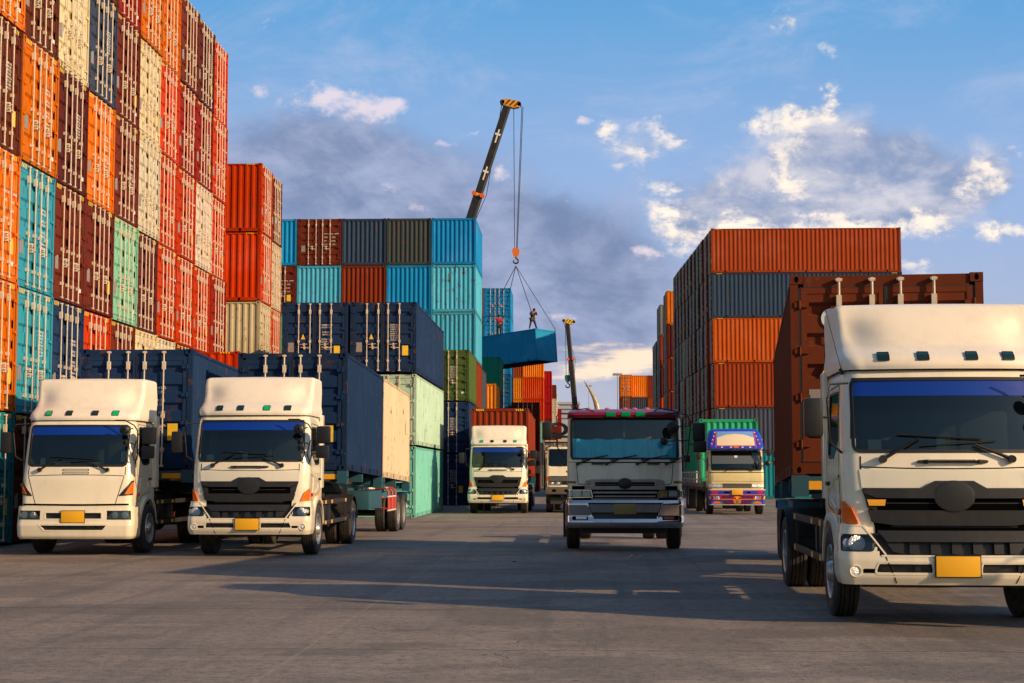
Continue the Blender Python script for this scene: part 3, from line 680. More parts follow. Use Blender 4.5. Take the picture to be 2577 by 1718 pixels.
# ------------------------------------------------------------------ curved cab shells
class Shell:
    """outline at height z: bowed front, round corner, straight side. s runs along the outline from the middle"""
    def __init__(s, prof, yback, dent=None): s.prof = prof; s.yb = yback; s.dent = dent
    def at(s, z):
        p = s.prof
        if z <= p[0][0]: a = p[0]; return a[1:]
        for a, b in zip(p, p[1:]):
            if z <= b[0]:
                t = (z - a[0]) / (b[0] - a[0] + 1e-9); return tuple(a[i] + (b[i] - a[i]) * t for i in range(1, 5))
        return p[-1][1:]
    def P(s, sv, z):
        w, f, bow, r = s.at(z); sg = 1 if sv >= 0 else -1; a = abs(sv); fl = w - r; al = r * math.pi / 2
        if a <= fl: x = a; y = f + bow * (a / fl) ** 2
        elif a <= fl + al:
            t = (a - fl) / r; x = fl + r * math.sin(t); y = f + bow + r - r * math.cos(t)
        else: x = w; y = f + bow + r + (a - fl - al)
        if s.dent: y += s.dent(x, z)
        return Vector((sg * x, y, z))
    def N(s, sv, z):
        e = .012; a = s.P(sv + e, z) - s.P(sv - e, z); b = s.P(sv, z + e) - s.P(sv, z - e)
        n = a.cross(b); n.normalize()
        return n                                               # points outward (towards -y at the front)
    def Q(s, sv, z, off=0.):
        return s.P(sv, z) + s.N(sv, z) * off if off else s.P(sv, z)
    def s_y(s, y, z, sg=1):
        w, f, bow, r = s.at(z); return sg * max(w - r, (w - r + r * math.pi / 2 + (y - (f + bow + r))))
def shell_body(mb, sh, z0, z1, dz=.035, hole=None, nf=26, nc=5, ns=30, top=True, back=True, bottom=False):
    nz = max(1, round((z1 - z0) / dz)); rows = []
    us = [i / nf for i in range(nf)] + [1 + i / nc for i in range(nc)] + [2 + i / ns for i in range(ns + 1)]
    us = [-u for u in us[:0:-1]] + us
    for j in range(nz + 1):
        z = z0 + (z1 - z0) * j / nz; w, f, bow, r = sh.at(z); fl = w - r; al = r * math.pi / 2; row = []
        for u in us:
            a = abs(u); sg = 1 if u >= 0 else -1
            sv = a * fl if a <= 1 else fl + (a - 1) * al if a <= 2 else fl + al + (a - 2) * (sh.yb - (f + bow + r))
            row.append((sh.P(sg * sv, z), sg * sv))
        rows.append(row)
    vs = [p for row in rows for p, _ in row]; n = len(us); fs = []
    for j in range(nz):
        for i in range(n - 1):
            c = (rows[j][i][0] + rows[j + 1][i + 1][0]) / 2; sc = (rows[j][i][1] + rows[j + 1][i + 1][1]) / 2
            if hole and hole(sc, c): continue
            fs.append((j * n + i, j * n + i + 1, (j + 1) * n + i + 1, (j + 1) * n + i))
    mb.add(vs, fs)
    if top:
        ring = [p for p, _ in rows[-1]]; c = sum(ring, Vector()) / n; m = len(ring)
        inner = [c + (p - c) * .6 + Vector((0, 0, .012)) for p in ring]
        mb.add(ring + inner + [c + Vector((0, 0, .02))], [(i, (i + 1) % m, m + (i + 1) % m, m + i) for i in range(m)] + [(m + i, m + (i + 1) % m, 2 * m) for i in range(m)])
    if back:
        l = [row[0][0] for row in rows]; r_ = [row[-1][0] for row in rows]; k = len(l)
        mb.add(l + r_, [(i, i + 1, k + i + 1, k + i) for i in range(k - 1)])
    if bottom:
        ring = [p for p, _ in rows[0]]; mb.add(ring, [tuple(range(len(ring)))])
def rpoly(pts, r, n=4):
    """round a polygon's corners"""
    out = []; m = len(pts)
    for i, p in enumerate(pts):
        p = Vector(p); a = Vector(pts[i - 1]); b = Vector(pts[(i + 1) % m]); rr = r[i] if isinstance(r, (list, tuple)) else r
        da, db = a - p, b - p; k = min(rr, da.length * .45, db.length * .45)
        A = p + da.normalized() * k; B = p + db.normalized() * k
        for j in range(n + 1):
            t = j / n; out.append(tuple((A * (1 - t) ** 2 + p * 2 * t * (1 - t) + B * t * t)))
    return out
def rect(a0, a1, z0, z1): return [(a0, z0), (a1, z0), (a1, z1), (a0, z1)]
def mir(poly): return [(-a, z) for a, z in poly][::-1]
def _xs(poly, z):
    xs = []
    for (a0, z0), (a1, z1) in zip(poly, poly[1:] + poly[:1]):
        if (z0 <= z < z1) or (z1 <= z < z0): xs.append(a0 + (a1 - a0) * (z - z0) / (z1 - z0))
    return (min(xs), max(xs)) if len(xs) > 1 else None
def patch(mb, F, poly, off=.004, th=0., dz=.05, dx=.07):
    """a piece lying on a surface F(a, z, off): polygon in (a, z)"""
    zs = sorted(set(round(z, 5) for _, z in poly)); e = 1e-4
    for za, zb in zip(zs, zs[1:]):
        if zb - za < 2e-4: continue
        k = max(1, math.ceil((zb - za) / dz)); rows = []
        wmax = 0
        lv = [za + e + (zb - za - 2 * e) * i / k for i in range(k + 1)]
        lim = [_xs(poly, z) for z in lv]
        if any(l is None for l in lim): continue
        n = max(1, math.ceil(max(l[1] - l[0] for l in lim) / dx))
        for i, z in enumerate(lv):
            zz = za if i == 0 else zb if i == k else z
            rows.append([F(lim[i][0] + (lim[i][1] - lim[i][0]) * j / n, zz, off) for j in range(n + 1)])
        vs = [p for r_ in rows for p in r_]; m = n + 1
        mb.add(vs, [(i * m + j, i * m + j + 1, (i + 1) * m + j + 1, (i + 1) * m + j) for i in range(k) for j in range(n)])
    if th:
        b = []
        for (a0, z0), (a1, z1) in zip(poly, poly[1:] + poly[:1]):
            n = max(1, math.ceil(math.hypot(a1 - a0, z1 - z0) / dx))
            b += [(a0 + (a1 - a0) * i / n, z0 + (z1 - z0) * i / n) for i in range(n)]
        m = len(b); vs = [F(a, z, off) for a, z in b] + [F(a, z, off - th) for a, z in b]
        mb.add(vs, [(i, (i + 1) % m, m + (i + 1) % m, m + i) for i in range(m)])
def strip(mb, F, poly, w, off=.01, th=.02, closed=True, dx=.06):
    """a band of width w running inside a polygon's edge"""
    b = []; m0 = len(poly)
    for i in range(m0 if closed else m0 - 1):
        (a0, z0), (a1, z1) = poly[i], poly[(i + 1) % m0]; n = max(1, math.ceil(math.hypot(a1 - a0, z1 - z0) / dx))
        b += [(a0 + (a1 - a0) * k / n, z0 + (z1 - z0) * k / n) for k in range(n)]
    if not closed: b.append(poly[-1])
    m = len(b); area = sum(p[0] * q_[1] - q_[0] * p[1] for p, q_ in zip(poly, poly[1:] + poly[:1])); sg = 1 if area > 0 else -1
    o, inn = [], []
    for i, (a, z) in enumerate(b):
        p = b[i - 1] if (i or closed) else b[0]; q_ = b[(i + 1) % m] if (i < m - 1 or closed) else b[-1]
        t = Vector((q_[0] - p[0], q_[1] - p[1])).normalized(); nx, nz = -t.y * sg, t.x * sg
        o.append((a, z)); inn.append((a + nx * w, z + nz * w))
    L = m if closed else m - 1
    vs = [F(a, z, off) for a, z in o] + [F(a, z, off) for a, z in inn] + [F(a, z, off - th) for a, z in o] + [F(a, z, off - th) for a, z in inn]
    fs = []
    for i in range(L):
        j = (i + 1) % m; fs += [(i, j, m + j, m + i), (2 * m + i, 2 * m + j, j, i), (m + i, m + j, 3 * m + j, 3 * m + i)]
    mb.add(vs, fs)

# ------------------------------------------------------------------ wheels
def wheel_meshes():
    t = MB(); prof = [(-.10, .30), (-.125, .34), (-.145, .40), (-.142, .45), (-.125, .485), (-.112, .500)]
    for g in (-.075, -.03, .03, .075): prof += [(g - .010, .506), (g - .008, .490), (g + .008, .490), (g + .010, .506)]
    prof += [(.112, .500), (.125, .485), (.142, .45), (.145, .40), (.125, .34), (.10, .30)]
    t.lathe(prof, 48); ty = t.mesh('tyre', TYRE)
    def rim(deep):
        r_ = MB()
        if not deep:   # front: bulging hub
            r_.lathe([(.11, .315), (.135, .305), (.12, .285), (.045, .27), (.035, .235), (.07, .20), (.085, .13), (.14, .115), (.165, .09), (.17, .0)], 32)
            fo, ro = .088, .165
        else:
            r_.lathe([(.11, .315), (.135, .305), (.12, .285), (-.02, .275), (-.055, .24), (-.05, .16), (-.05, .12), (.02, .11), (.05, .09), (.055, 0)], 32)
            fo, ro = -.035, .165
        for k in range(10):
            a = 2 * math.pi * k / 10; r_.lathe([(fo - .01, .017), (fo + .028, .017), (fo + .032, .0)], 6, c=(0, ro * math.cos(a), ro * math.sin(a)))
        r_.cur = 1
        for k in range(10):
            a = 2 * math.pi * (k + .5) / 10; xx = .050 if not deep else -.046; rr_ = .228 if not deep else .215
            r_.add([(xx + .006, rr_ * math.cos(a) + .026 * math.cos(a) * math.cos(b) - .036 * math.sin(a) * math.sin(b), rr_ * math.sin(a) + .026 * math.sin(a) * math.cos(b) + .036 * math.cos(a) * math.sin(b)) for b in [2 * math.pi * i / 10 for i in range(10)]], [tuple(range(10))])
        r_.cur = 0; r_.lathe([(-.11, .30), (.11, .30)], 24)
        return r_.mesh('rim', [SILVER, HOLE])
    return ty, rim(False), rim(True)
TY, RIMF, RIMD = wheel_meshes()
def wheel(parent, x, y, side, deep=False, r=.5, name='wheel'):
    """side +1: outer face towards +x"""
    w = bpy.data.objects.new(name, None); C.objects.link(w); w.parent = parent; w.location = (x, y, r); w.scale = (r / .5,) * 3
    w.rotation_euler = (rnd.uniform(0, 6), 0, 0 if side > 0 else math.pi)
    if side < 0: w.rotation_euler = (rnd.uniform(0, 6), 0, math.pi)
    obj('tyre', TY, w); obj('rim', RIMD if deep else RIMF, w); return w
def duals(parent, y, xo=1.05, r=.5):
    for s in (-1, 1):
        wheel(parent, s * xo, y, s, True, r); wheel(parent, s * (xo - .33), y, -s, True, r)

def mirror_part(parent, arm, boxes, rounds=()):
    """arm: tube points; boxes: (x,y,z,w,d,h)"""
    m = MB()
    for pts in arm: m.tube(pts, .014, 6)
    o = m.build('mirror_arm', BLACK, parent)
    for (x, y, z, w, d_, h) in boxes:
        b = MB(); b.cham(x - w / 2, x + w / 2, y - d_ / 2, y + d_ / 2, z - h / 2, z + h / 2, min(w, d_, h) * .30); b.build('mirror', BLACK, o)
    for (x, y, z, rx, rz) in rounds:
        b = MB(); b.lathe([(-.05, .02), (-.045, rx * .6), (-.02, rx * .93), (.0, rx), (.012, rx * .97), (.012, 0)], 20, 'y', (x, y, z)); b.build('mirror', BLACK, o)
    return o

# ------------------------------------------------------------------ the white cab-over tractor (two makes of front)
def tractor(label, loc, style='new', green=(), group=None, yaw=0., wheelbase=4.75, tall=True):
    """origin on the ground below the middle of the bumper; faces -y"""
    new = style == 'new'
    root = thing('tractor_truck', label, 'truck', loc, (0, 0, yaw), group)
    k = 1.0 if new else .955
    if new:
        prof = [(.62, 1.12, .16, .06, .16), (1.0, 1.12, .14, .06, .17), (1.3, 1.13, .12, .07, .19), (1.62, 1.14, .14, .08, .20), (1.80, 1.14, .17, .09, .20), (2.30, 1.12, .27, .10, .21),
                (2.62, 1.10, .35, .10, .22), (2.72, 1.08, .40, .10, .22), (2.77, 1.04, .47, .10, .20), (2.80, .98, .58, .10, .18)]
        ws = (-1.04, 1.04, 1.835, 2.655)
    else:
        prof = [(.62, 1.08, .14, .05, .12), (1.0, 1.09, .12, .05, .13), (1.5, 1.10, .12, .06, .15), (1.70, 1.10, .15, .07, .17), (2.3, 1.09, .27, .09, .18),
                (2.56, 1.07, .33, .09, .19), (2.64, 1.05, .37, .09, .2), (2.69, 1.0, .45, .09, .18), (2.72, .95, .55, .09, .16)]
        ws = (-1.0, 1.0, 1.75, 2.575)
    yb = 1.92; wy = 1.42; sh = Shell(prof, yb)
    F = sh.Q
    def S(sg):
        return lambda y, z, off=0.: sh.Q(sh.s_y(y, z, sg), z, off)
    wpoly = rpoly(rect(*ws), .10)
    side_poly = rpoly([(.78, 1.78), (1.0, 1.66), (1.50, 1.93), (1.52, 2.50), (1.10, 2.56), (.80, 2.50)] if False else [(.66, 1.98), (1.02, 1.78), (1.50, 1.80), (1.52, 2.53), (.76, 2.53)], .05)
    def inside(poly, a, z, g=0.):
        l = _xs(poly, z); return l is not None and l[0] + g < a < l[1] - g
    def hole(s_, c):
        if inside(wpoly, s_, c.z, .015): return True
        if abs(c.x) > 1.0 and inside(side_poly, c.y, c.z, .02): return True
        if abs(c.x) > .9 and (c.y - wy) ** 2 + (c.z - .52) ** 2 < .60 ** 2: return True
        if c.z < .98 and c.y < .55: return True
        return False
    b = MB(); shell_body(b, sh, .62, prof[-1][0], .035, hole); b.build('cab', WHITE, root)
    # windscreen, its seal, sun strip
    gl = MB(); patch(gl, F, rpoly(rect(ws[0] + .02, ws[1] - .02, ws[2] + .02, ws[3] - .02), .09), -.008); g = gl.build('windscreen', GLASS, root)
    ss = MB(); z1 = ws[3] - .03; patch(ss, F, [(ws[0] + .03, z1 - .17), (-.35, z1 - .155), (.35, z1 - .155), (ws[1] - .03, z1 - .17), (ws[1] - .05, z1), (ws[0] + .05, z1)], -.003); ss.build('sun_strip', BLUE, g)
    sl = MB(); strip(sl, F, wpoly, .035, .008, .03); sl.build('screen_seal', RUBBER, g)
    # interior
    it = MB(); it.box(-1.0, 1.0, .45, .95, 1.1, 1.80); it.box(-.98, .98, 1.84, 1.88, 1.1, 2.6); it.box(-1.0, 1.0, .6, 1.86, 1.05, 1.12); it.box(-.98, .98, .6, 1.8, 2.62, 2.64)
    it.cham(-.85, -.30, 1.25, 1.42, 1.45, 2.32, .05); it.cham(.30, .85, 1.25, 1.42, 1.45, 2.32, .05); it.cham(-.22, .22, 1.3, 1.42, 1.45, 2.1, .05)
    it.build('cab_interior', INT, root)
    stw = MB(); stw.lathe([(.0, .225), (.018, .24), (0, .255), (-.018, .24)], 28, 'y', (0, 0, 0), closed=True); stw.box(-.23, .23, -.01, .01, -.02, .02)
    stw.build('steering_wheel', BLACK, root, loc=(-.56, .95, 1.90), rot=(R(-38), 0, 0))
    pp = MB()
    for (x, z, w, h) in ([(-.80, 1.93, .14, .11), (-.10, 1.95, .10, .15)] if new else [(-.70, 1.86, .10, .13), (-.3, 1.82, .35, .07), (.35, 1.82, .22, .06), (.90, 1.95, .08, .20)]): pp.add([F(x - w / 2, z - h / 2, -.03), F(x + w / 2, z - h / 2, -.03), F(x + w / 2, z + h / 2, -.03), F(x - w / 2, z + h / 2, -.03)], [(0, 1, 2, 3)])
    pp.build('permit_cards', PAPER, root)
    # wipers
    for (x0, xa, xb, dz_) in ((-.72, -.10, .45, .34), (.62, .0, -.45, .30)):
        w = MB(); zb = ws[2] - .075; zt = ws[2] + .17 if dz_ > .3 else ws[2] + .10
        p0 = F(x0, zb, .045); p1 = F(x0 + (xa - x0) * .62, zt - .02, .05); w.tube([p0, p1], [.022, .012], 6); w.lathe([(-.03, .0), (-.03, .04), (.03, .045), (.04, 0)], 12, 'y', tuple(p0))
        pts = [F(x0 + (xa - x0) * .25 + (xb - x0) * t * .75 + (.1 if x0 < 0 else -.1) * 0, zt + .02 - .05 * t, .03) for t in (0, .25, .5, .75, 1)]
        w.tube(pts, .009, 5); w.build('wiper', BLACK, root)
    # seams over the front and on the doors
    sm = MB()
    if new:
        strip(sm, F, [(-.96, 1.68), (-.5, 1.665), (0, 1.66), (.5, 1.665), (.96, 1.68)], .012, .0025, .004, closed=False)
        for sg in (-1, 1): strip(sm, F, [(sg * .96, 1.80), (sg * .965, 1.68), (sg * .90, 1.33), (sg * .80, 1.06)], .012, .0025, .004, closed=False)
    else:
        strip(sm, F, rpoly([(-.80, 1.0), (.80, 1.0), (.965, 1.57), (.5, 1.585), (0, 1.59), (-.5, 1.585), (-.965, 1.57)], .03), .012, .003, .004)
        for sg in (-1, 1): strip(sm, F, [(sg * .965, 1.58), (sg * .965, 1.74)], .012, .003, .004, closed=False)
        strip(sm, F, [(-1.06, .985), (0, .975), (1.06, .985)], .035, .004, .004, closed=False)
    sm.build('panel_seams', HOLE, root, smooth=False)
    for sg in (-1, 1):
        D = S(sg); dr = MB()
        door = rpoly([(.60, 1.12), (.78, 1.02), (1.0, 1.16), (1.62, 1.24), (1.66, 1.6), (1.60, 2.58), (.72, 2.60), (.60, 2.0)], .06)
        strip(dr, D, door, .010, .0025, .004)
        do = dr.build('door', HOLE, root, smooth=False)
        w = MB(); patch(w, D, side_poly, -.008); w.build('side_window', GLASS, do)
        w = MB(); strip(w, D, side_poly, .03, .006, .03); w.build('window_seal', RUBBER, do)
        h = MB(); p = D(1.50, 1.50, .02); h.cham(p.x - .02, p.x + .02, p.y - .07, p.y + .07, p.z - .025, p.z + .025, .012); h.build('door_handle', BLACK, do)
        cr = MB(); strip(cr, D, [(.62, 1.60), (1.0, 1.57), (1.30, 1.48), (1.62, 1.45)], .03, .012, .012, closed=False); strip(cr, D, rpoly([(.80, 1.22), (1.05, 1.22), (1.45, 1.32), (1.40, 1.46), (.86, 1.53)], .05), .02, .008, .012); cr.build('door_crease', WHITE, do)
        # flare over the wheel and orange line
        fl = MB(); c_ = [(wy + .64 * math.cos(a), .52 + .64 * math.sin(a)) for a in [R(8 + i * 164 / 16) for i in range(17)]]
        strip(fl, D, [p for p in c_ if p[0] > 0.8 or True][::-1], .075, .045, .09, closed=False, dx=.1); fl.build('wheel_flare', WHITE, root)
        if new:
            ol = MB(); strip(ol, D, [(.70, 1.12), (1.0, 1.17), (1.62, 1.23)], .028, .004, .004, closed=False); ol.build('orange_line', YREF, root, smooth=False)
        ind = MB(); p = D(.66, 1.22, .012); ind.cham(p.x - .015, p.x + .02, p.y - .04, p.y + .05, 1.16, 1.23, .008); ind.build('side_indicator', REDL, root)
        # air guide behind the door, step and mudguard under it
        g_ = MB(); xa, xb = sorted((sg * 1.095, sg * 1.15)); g_.cham(xa, xb, 1.80, 2.08, 1.32, 2.80 if tall else 2.6, .012); g_.build('side_fairing', WHITE, root)
        st = MB(); xa, xb = sorted((sg * .82, sg * 1.14)); st.cham(xa, xb, .22, .78, .44, .50, .01); st.box(xa, xb, .24, .76, .70, .74); st.box(min(sg * .80, sg * .84), max(sg * .80, sg * .84), .22, .80, .44, .98)
        st.build('entry_step', BLACK, root)
        mg = MB(); arc = [(wy + r_ * math.cos(a), .52 + r_ * math.sin(a)) for r_, rng in ((.60, range(17)), (.575, range(16, -1, -1))) for a in [R(5 + i * 170 / 16) for i in rng]]
        xa, xb = sorted((sg * .70, sg * 1.10)); mg.prism(arc, xa, xb, 'x'); mg.build('mudguard', BLACK, root)
    # bumper
    if new:
        bs = Shell([(.44, 1.17, .06, .07, .14), (.52, 1.20, .01, .08, .16), (.70, 1.21, .0, .08, .17), (.90, 1.20, .03, .08, .17), (1.06, 1.17, .09, .08, .16)], .62); B = bs.Q
        bb = MB(); top = [(1.02, 1.05), (1.02, 1.05)]
        lowp = [(-1.33, .46), (1.33, .46), (1.33, .76), (1.40, .80), (1.33, .80)]
        main = [(-1.36, .47), (1.36, .47), (1.38, .50), (1.38, .76), (-1.38, .76), (-1.38, .50)]
        def bh(s_, c):
            a = abs(s_)
            if .56 < a < .60 and False: return True
            if .26 < a < .82 and .575 < c.z < .665: return True          # lower slots
            if a < .80 + (c.z - .76) * .45 and c.z > .76: return True      # opening for the grille
            if .86 < a < 1.22 and .79 < c.z < .965: return True            # lamp
            return False
        shell_body(bb, bs, .44, 1.06, .022, bh, nf=44, nc=10, ns=12, top=False, back=False)
        bo = bb.build('bumper', WHITE, root)
        tr = MB()
        for sg in (-1, 1):
            strip(tr, B, rpoly([(sg * .25, .565), (sg * .84, .565), (sg * .80, .675), (sg * .27, .675)], .03), -.02, .004, .05)
            strip(tr, B, [(sg * .74, .75), (sg * .96, 1.05), (sg * 1.36, 1.06)], -.018, .006, .05, closed=False)
        strip(tr, B, [(-.78, .755), (.78, .755)], .018, .006, .05, closed=False)
        tr.build('bumper_edges', WHITE, bo)
        se = MB()
        for sg in (-1, 1): strip(se, B, [(sg * .74, .755), (sg * .62, .46)], .010, .003, .004, closed=False)
        se.build('bumper_seams', HOLE, bo, smooth=False)
        bk = MB(); patch(bk, B, [(-1.30, .55), (1.30, .55), (1.28, 1.0), (-1.28, 1.0)], -.06); 
        for i in range(5): patch(bk, B, rect(-.8 + i * .36, -.8 + i * .36 + .16, .58, .66), -.03, .02)
        bk.build('bumper_slots', BLACK, bo)
        for sg in (-1, 1):
            po = [(.86, .79), (1.22, .79), (1.22, .95), (1.10, .965), (.90, .965), (.84, .86)]
            if sg < 0: po = mir(po)
            po = rpoly(po, .03)
            hb = MB(); patch(hb, B, po, -.045); h = hb.build('headlight', HOLE, root)
            hs_ = MB(); strip(hs_, B, po, .012, .006, .05); hs_.build('lamp_bezel', BLACK, h)
            c = B(sg * 1.03, .875, -.02); lm = MB(); lm.lathe([(-.012, .0), (-.010, .06), (.0, .088), (.02, .092), (.035, .05), (.02, .0)], 24, 'y', tuple(c)); lm.build('reflector', LAMPIN, h)
            c = B(sg * 1.14, .88, -.02); lm = MB(); lm.lathe([(-.006, .0), (0, .045), (.02, .05), (.03, .0)], 16, 'y', tuple(c)); lm.build('reflector', LAMPIN, h)
            lg = MB(); patch(lg, B, po, -.002); lg.build('lamp_lens', LENSC, h)
            c = B(sg * 1.05, .585, .0); fg = MB(); fg.lathe([(-.012, .050), (-.016, .062), (.0, .068), (.03, .066)], 20, 'y', tuple(c)); f_ = fg.build('fog_lamp', WHITE, root)
            fg = MB(); fg.lathe([(-.006, .0), (-.004, .03), (.0, .048), (.02, .05)], 18, 'y', tuple(c)); fg.build('lamp_reflector', LAMPIN, f_)
            fg = MB(); patch(fg, B, rpoly([(sg * .83, .565), (sg * .97, .565), (sg * .97, .61), (sg * .84, .61)], .015), .003); fg.build('fog_slot', HOLE, f_)
            # orange corner lamp on the cab
            po = [(.99, 1.075), (1.22, 1.09), (1.27, 1.30), (1.20, 1.32), (1.06, 1.25)]
            if sg < 0: po = mir(po)
            am = MB(); patch(am, F, rpoly(po, .02), .022, .03); am.build('corner_lamp', AMBER, root)
        # grille
        gr = MB()
        patch(gr, F, [(-.82, .90), (.82, .90), (.83, 1.06), (.955, 1.445), (-.955, 1.445), (-.83, 1.06)], .006); 
        gr.build('grille_back', HOLE, root)
        bars = MB()
        up = [(-.945, 1.43), (-.93, 1.40), (-.80, 1.35), (.80, 1.35), (.93, 1.40), (.945, 1.43), (.95, 1.455), (.34, 1.455), (.20, 1.535), (-.20, 1.535), (-.34, 1.455), (-.95, 1.455)]
        patch(bars, F, up, .05, .07)
        for sg in (-1, 1):
            cheek = [(.80, 1.335), (.92, 1.40), (.945, 1.43), (.90, 1.25), (.80, 1.22)]
            if sg < 0: cheek = mir(cheek)
            patch(bars, F, cheek, .022, .04)
        patch(bars, F, [(-.89, 1.20), (-.86, 1.10), (-.62, 1.065), (.62, 1.065), (.86, 1.10), (.89, 1.20), (.90, 1.225), (-.90, 1.225)], .035, .06)
        patch(bars, F, rect(-.72, .72, 1.295, 1.305), .012, .02); patch(bars, F, rect(-.66, .66, 1.105 - .06, 1.115 - .06), .012, .02)
        for i in range(7): patch(bars, F, rect(-.60 + i * .2 - .004, -.60 + i * .2 + .004, 1.25, 1.33), .0, .02)
        gg = bars.build('grille', GRILLE, root)
        lb = MB(); lowb = [(-.79, .98), (-.70, .80), (-.58, .755), (.58, .755), (.70, .80), (.79, .98), (.83, 1.015), (-.83, 1.015)]
        def BF(a, z, off=0.): return bs.Q(a, z, off - .012)
        patch(lb, BF, [(-.79, .97), (-.72, .89), (.72, .89), (.79, .97), (.81, 1.0), (-.81, 1.0)], .045, .06)
        for sg in (-1, 1):
            q4 = [(.55, .765), (.66, .79), (.79, .97), (.72, .89), (.55, .89)]
            if sg < 0: q4 = mir(q4)
            patch(lb, BF, q4, .02, .04)
        for i in range(-2, 3): patch(lb, BF, rect(i * .22 - .05, i * .22 + .05, .77, .885), .004, .02)
        lb.build('lower_grille', GRILLE, root)
        em = MB(); em.cur = 0; p0 = F(0, 1.375, .045); em.lathe([(-.012, 0), (-.010, .17), (.0, .215), (.03, .22)], 36, 'y', (0, p0.y, 0)); e = em.build('emblem_disc', GRILLE, root); e.scale = (1, 1, .76); e.location.z = 1.375
        fp = MB(); patch(fp, F, [(-.955, 1.462), (-.35, 1.462), (-.21, 1.545), (.21, 1.545), (.35, 1.462), (.955, 1.462), (.975, 1.655), (.5, 1.643), (0, 1.638), (-.5, 1.643), (-.975, 1.655)], .007, .005); fp.build('front_panel', mat('panel_pale', (.72, .70, .58), .4, coat=.2, dirt=.08), root)
        hd = MB(); pts = [F(x, 1.735, o_) for x, o_ in ((-.31, .01), (-.27, .045), (.27, .045), (.31, .01))]; hd.tube(pts, .017, 6)
        for sg in (-1, 1): patch(hd, F, rpoly([(sg * .26, 1.715), (sg * .37, 1.725), (sg * .37, 1.75), (sg * .26, 1.76)], .01), .03, .03)
        hd.build('grab_handle', BLACK, root)
        cr = MB(); strip(cr, F, rpoly(rect(-.25, .25, 1.70, 1.775), .02), .012, .006, .01); cr.build('handle_recess', WHITE, root)
        pz, pw = .64, .456
        pl = MB(); p = B(0, pz, .025); pl.cham(-pw / 2, pw / 2, p.y - .008, p.y + .008, pz - .107, pz + .107, .004); pl.build('number_plate', PLATE, root)
        pl = MB(); pl.box(-pw / 2 - .012, pw / 2 + .012, p.y + .001, p.y + .014, pz - .119, pz + .119); pl.build('plate_frame', BLACK, root)
    else:
        bs = Shell([(.33, 1.12, .07, .06, .14), (.38, 1.16, .02, .07, .16), (.60, 1.17, .0, .07, .16), (.66, 1.17, .025, .07, .16), (.95, 1.15, .035, .07, .15)], .66); B = bs.Q
        bb = MB()
        sl = [(.23, .55, .735, .83), (-.55, -.23, .735, .83)]
        def bh(s_, c):
            for a0, a1, za, zb in sl:
                if a0 < s_ < a1 and za < c.z < zb: return True
            if abs(s_) < .66 - (.60 - c.z) * .6 and .505 < c.z < .605: return True
            if .67 < abs(s_) < 1.13 and .715 < c.z < .885: return True
            return False
        shell_body(bb, bs, .33, .95, .022, bh, nf=44, nc=10, ns=10, top=False, back=False); bo = bb.build('bumper', WHITE, root)
        bk = MB(); patch(bk, B, [(-1.2, .45), (1.2, .45), (1.2, .93), (-1.2, .93)], -.06)
        for x in (-.48, .26, .5): patch(bk, B, rect(x, x + .16, .515, .595), -.03, .02)
        bk.build('bumper_slots', BLACK, bo)
        tr = MB()
        for a0, a1, za, zb in sl: strip(tr, B, rpoly(rect(a0 - .01, a1 + .01, za - .01, zb + .01), .025), -.018, .004, .05)
        strip(tr, B, rpoly([(-.57, .495), (.57, .495), (.68, .615), (-.68, .615)], .02), -.018, .006, .05); strip(tr, B, [(-1.3, .635), (0, .632), (1.3, .635)], .008, .003, .003, closed=False)
        strip(tr, B, [(-1.3, .95), (0, .95), (1.3, .95)], -.02, .0, .06, closed=False)
        tr.build('bumper_edges', WHITE, bo)
        for sg in (-1, 1):
            po = [(.65, .725), (1.12, .71), (1.13, .885), (.78, .885)]
            if sg < 0: po = mir(po)
            po = rpoly(po, .03)
            hb = MB(); patch(hb, B, po, -.04); h = hb.build('headlight', BLACK, root)
            for xx, rr_ in ((.82, .06), (1.0, .065)):
                c = B(sg * xx, .80, -.02); lm = MB(); lm.lathe([(-.01, .0), (-.006, rr_ * .7), (.0, rr_), (.02, rr_), (.03, .0)], 20, 'y', tuple(c)); lm.build('reflector', LAMPIN, h)
            lg = MB(); patch(lg, B, po, .003); lg.build('lamp_lens', LENSC, h)
            po = [(.86, 1.17), (1.18, 1.19), (1.20, 1.48), (1.10, 1.46)]
            if sg < 0: po = mir(po)
            am = MB(); patch(am, F, rpoly(po, .02), .012, .02); a_ = am.build('corner_lamp', BLACK, root)
            po = [(.97, 1.20), (1.16, 1.22), (1.17, 1.45), (1.12, 1.44)]
            if sg < 0: po = mir(po)
            am = MB(); patch(am, F, rpoly(po, .02), .02, .02); am.build('indicator_lens', AMBER, a_)
        cr = MB(); strip(cr, F, rpoly(rect(-.26, .26, 1.60, 1.64), .012), .008, .008, .012); strip(cr, F, rpoly(rect(-.26, .26, 1.66, 1.70), .012), .008, .008, .012); cr.build('vent_recess', HOLE, root)
        pz = .765; pl = MB(); p = B(0, pz, .02); pl.cham(-.228, .228, p.y - .008, p.y + .008, pz - .112, pz + .112, .004); pl.build('number_plate', PLATE, root)
        pl = MB(); pl.box(-.24, .24, p.y + .001, p.y + .014, pz - .124, pz + .124); pl.build('plate_frame', BLACK, root)
    # roof deflector
    zt = prof[-1][0]
    def dent(x, z):
        return .13 * math.exp(-((abs(x) - .98) / .26) ** 2) * math.exp(-((z - (zt + .36)) / .24) ** 2) + .04 * math.exp(-(x / .5) ** 2) * math.exp(-((z - (zt + .16)) / .12) ** 2)
    top = 3.53
    z0 = zt - .05
